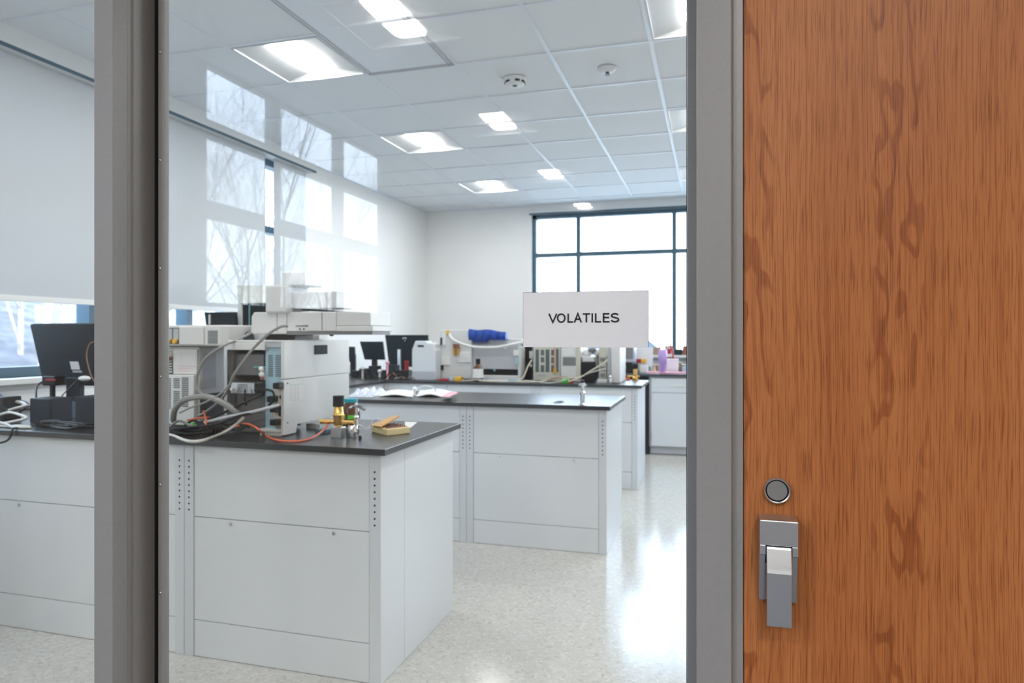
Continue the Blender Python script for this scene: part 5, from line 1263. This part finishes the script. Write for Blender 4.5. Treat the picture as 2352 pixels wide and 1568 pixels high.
fm_ = MB().box(x0, x1, 8.42, 8.44, z0, z0 + .014).box(x0, x1, 8.42, 8.44, z1 - .014, z1).box(x0, x0 + .014, 8.42, 8.44, z0, z1).box(x1 - .014, x1, 8.42, 8.44, z0, z1); fm_.build('frame_border', 'wood_brown', t)
MB().box(x0 + .01, x1 - .01, 8.428, 8.436, z0 + .01, z1 - .01).build('print', 'paper', t)
MB().box(x0 + .03, x1 - .03, 8.425, 8.429, z0 + .05, z1 - .035).build('red_print', 'red', t)
MB().box((x0 + x1) / 2 - .02, (x0 + x1) / 2 + .02, 8.44, 8.5, CT, z1 - .03).build('frame_stand', 'wood_brown', t)
fb('brown_carton', 1553, 1566, 832, 'tan_box', 'brown carton beside the white paper bag', 'carton', 8.3, .1)
fb('dark_case', 1566, 1583, 838, 'bracket', 'grey case at the jamb edge of the far counter', 'case', 8.2, .14)
fb('blue_card', 1567, 1583, 842, 'inst_blue', 'pale blue card before the grey case on the far counter', 'card', 8.1, .02)
yS = 8.92
for (u0, u1, v0, m_, nm, lb) in ((1549, 1566, 802, 'charcoal', 'sill_box', 'dark box on the far windowsill between the mullion and the carton'), (1568, 1584, 794, 'wood_brown', 'sill_basket', 'brown basket on the far windowsill against the jamb'), (1500, 1514, 797, 'tan_box', 'sill_carton', 'grey-brown carton on the far windowsill left of the red handle')):
    o = MB().box(K(u0, yS), K(u1, yS), yS, yS + .06, WZ0, Z(u0, v0, yS)).build(nm, m_, bevel=.004); tag(o, lb, 'box')

# ------------------------------------------------------------------ outdoors
M['litter'] = pmat('leaf_litter', (.11, .10, .105), .95, .4, 1.5)
struct(MB().box(-70, 60, -60, 90, -.6, -.3).build('ground', 'ground'))
def branch(mb, p, d, r, ln, depth, rnd):
    pts = [p]; q = p.copy(); dd = d.copy(); n = 4
    for i in range(n):
        dd = (dd + Vector((rnd.uniform(-1, 1), rnd.uniform(-1, 1), rnd.uniform(-.3, .6))) * .07).normalized()
        q = q + dd * ln / n; pts.append(q.copy())
    mb.tube(pts, r, 5 if depth > 1 else 4, r * .55, 1)
    if depth <= 0: return
    k = 3 if depth > 2 else 4
    for j in range(k + 1):
        i = rnd.choice((1, 2, 3, 4)) if j else 4
        ax = Vector((rnd.uniform(-1, 1), rnd.uniform(-1, 1), rnd.uniform(.05, .9))).normalized()
        nd = (dd * (.75 if j else 1.4) + ax * .75).normalized()
        branch(mb, pts[i], nd, r * .55 * (1 - .12 * (4 - i) * 0) * rnd.uniform(.7, 1), ln * rnd.uniform(.55, .75), depth - 1, rnd)
def tree_mesh(seed, h, r, depth=4, lean=0., mname='bark'):
    rnd = random.Random(seed); mb = MB()
    branch(mb, Vector((0, 0, 0)), Vector((lean, rnd.uniform(-.08, .08), 1)).normalized(), r, h * .42, depth, rnd)
    me = bpy.data.meshes.new('bare_tree'); me.from_pydata(mb.v, [], mb.f); me.materials.append(M[mname]); me.update()
    return me
TM = [tree_mesh(3, 9, .04, 5), tree_mesh(8, 10, .045, 5), tree_mesh(15, 11, .04, 5), tree_mesh(21, 12, .09, 3, 0, 'barkpale'), tree_mesh(33, 13, .07, 3, 0, 'barkpale')]
rnd = random.Random(4)
def plant(i, x, y, s, label, group):
    o = bpy.data.objects.new('bare_tree', TM[i]); C.objects.link(o); o.location = (x, y, -.5); o.rotation_euler[2] = rnd.uniform(0, 6.28); o.scale = (s, s, s)
    tag(o, label, 'tree', group)
for (i, x, y, s) in ((0, -9.2, -5.4, .9), (1, -10.0, -8.6, .9), (2, -9.4, -11.3, 1.), (1, -11.5, -4.0, 1.), (0, -13, -14, 1.1), (2, -14, -10, 1.), (1, -15.5, -18, 1.2), (0, -11.2, -16.4, 1.), (4, -17, -13, 1.), (3, -18, -7, 1.1)):
    plant(i, x, y, s, 'bare winter tree mirrored in the glass pane, outside the hall windows', 'bare trees outside the hall windows')
hill = MB(); hv = []; hf = []
for i in range(9):
    for j in range(25): hv.append((-13 - 3.2 * i, -30 + 4 * j, -.7 + .34 * i ** 1.6 + .25 * math.sin(i * 1.3 + j * .8)))
for i in range(8):
    for j in range(24): a = i * 25 + j; hf.append((a, a + 1, a + 26, a + 25))
hill._add(hv, hf); struct(hill.build('hill', 'litter', smooth=True))
for k in range(30):
    plant(rnd.choice((0, 1, 2)), rnd.uniform(-48, -28), rnd.uniform(-70, -12), rnd.uniform(.8, 1.15), 'bare winter tree mirrored in the glass pane, outside the hall windows', 'bare trees outside the hall windows')
for k in range(16):
    plant(rnd.choice((0, 1, 2, 3)), rnd.uniform(-30, -18), rnd.uniform(-44, -8), rnd.uniform(.7, 1.0), 'bare winter tree mirrored in the glass pane, outside the hall windows', 'bare trees outside the hall windows')
for k in range(70):
    x = -rnd.uniform(9, 22); y = rnd.uniform(1, 34)
    plant(rnd.choice((2, 3, 4, 4, 3)), x, y, rnd.uniform(.9, 1.4), 'pale bare trunk in the woods outside the side window', 'bare woods outside the side window')
for k in range(12):
    plant(rnd.choice((0, 1, 2)), rnd.uniform(-12, 6), rnd.uniform(40, 62), rnd.uniform(.8, 1.1), 'bare tree washed out by the bright sky beyond the far window', 'bare trees beyond the far window')
# parked car beyond the far window
cx0, cy0 = K(1440, 20.), 20.
t = thing('parked_car', 'white parked car seen through the far window beside the sign', 'car', (cx0, cy0, -.3))
side = [(-2.2, .25), (2.2, .25), (2.25, .6), (2.15, .9), (1.15, 1.05), (.55, 1.5), (-.2, 1.62), (-1.6, 1.58), (-2.1, 1.15), (-2.25, .8)]
sc_ = 1.05; zz = -.3
mb = MB().prism([(cx0 + a * sc_, zz + b * sc_ * 1.12) for a, b in side], 'y', cy0 - .85, cy0 + .85); mb.build('car_body', 'carpaint', t, bevel=.09)
for poly in ([(.95, 1.08), (.48, 1.42), (-.2, 1.50), (-.2, 1.08)], [(-.3, 1.08), (-.3, 1.50), (-1.5, 1.46), (-1.85, 1.10)]):
    MB().prism([(cx0 + a * sc_, zz + b * sc_ * 1.12) for a, b in poly], 'y', cy0 - .87, cy0 - .84).build('side_window', 'carglass', t)
for a in (-1.4, 1.4):
    for yy in (-.88, .70):
        w = MB().cyl((cx0 + a * sc_, cy0 + yy, zz + .33), .33, .2, 'y', 24).build('wheel', 'tyre', t, smooth=True)
        MB().cyl((cx0 + a * sc_, cy0 + yy - .01, zz + .33), .19, .02, 'y', 16).build('hubcap', 'alu', w)

# ------------------------------------------------------------------ light
W = bpy.data.worlds.new('sky'); bpy.context.scene.world = W; W.use_nodes = True; nt = W.node_tree
bg = nt.nodes['Background']
tc = nt.nodes.new('ShaderNodeTexCoord'); sp = nt.nodes.new('ShaderNodeSeparateXYZ'); nt.links.new(tc.outputs['Generated'], sp.inputs[0])
rp = nt.nodes.new('ShaderNodeValToRGB'); e = rp.color_ramp.elements
e[0].position = .0; e[0].color = (.80, .86, .95, 1); e[1].position = .6; e[1].color = (.48, .68, 1., 1)
nt.links.new(sp.outputs[2], rp.inputs['Fac']); nt.links.new(rp.outputs['Color'], bg.inputs['Color'])
bg.inputs['Strength'].default_value = 4.3
sun = bpy.data.lights.new('sun', 'SUN'); sun.energy = 3.0; sun.angle = math.radians(1.5); sun.color = (1., .95, .88)
so = bpy.data.objects.new('sun', sun); C.objects.link(so); so.rotation_euler = Vector((.75, -.35, .62)).to_track_quat('Z', 'Y').to_euler()
def portal(name, loc, rot, sx, sy):
    l = bpy.data.lights.new(name, 'AREA'); l.shape = 'RECTANGLE'; l.size = sx; l.size_y = sy; l.cycles.is_portal = True
    o = bpy.data.objects.new(name, l); C.objects.link(o); o.location = loc; o.rotation_euler = rot
portal('window_daylight', (LX - .25, 3.76, 2.04), (0, -PI / 2, 0), 1.9, 4.5)
portal('window_daylight', (.52, BY + .25, 2.04), (-PI / 2, 0, 0), 5.8, 1.9)
portal('window_daylight', (HX - .1, -2.68, 2.29), (0, -PI / 2, 0), 1.6, 2.5)

# ------------------------------------------------------------------ camera
cam = bpy.data.cameras.new('camera'); co = bpy.data.objects.new('camera', cam); C.objects.link(co)
cam.sensor_width = 36; cam.lens = F / 2352 * 36; cam.shift_y = -(784 - HV) / 2352
co.location = (0, 0, CH); co.rotation_euler = (PI / 2, 0, YAW)
cam.clip_start = .05; cam.clip_end = 300
cam.dof.use_dof = True; cam.dof.focus_distance = 1.10; cam.dof.aperture_fstop = 7.1
sc = bpy.context.scene; sc.camera = co
sc.view_settings.view_transform = 'Standard'; sc.view_settings.look = 'None'; sc.view_settings.gamma = 1; sc.view_settings.use_curve_mapping = False
sc.view_settings.exposure = 1.5
cy = sc.cycles
cy.use_denoising = True; cy.max_bounces = 10; cy.diffuse_bounces = 5; cy.glossy_bounces = 5; cy.transparent_max_bounces = 24; cy.transmission_bounces = 6
cy.caustics_reflective = False; cy.caustics_refractive = False; cy.sample_clamp_indirect = 6
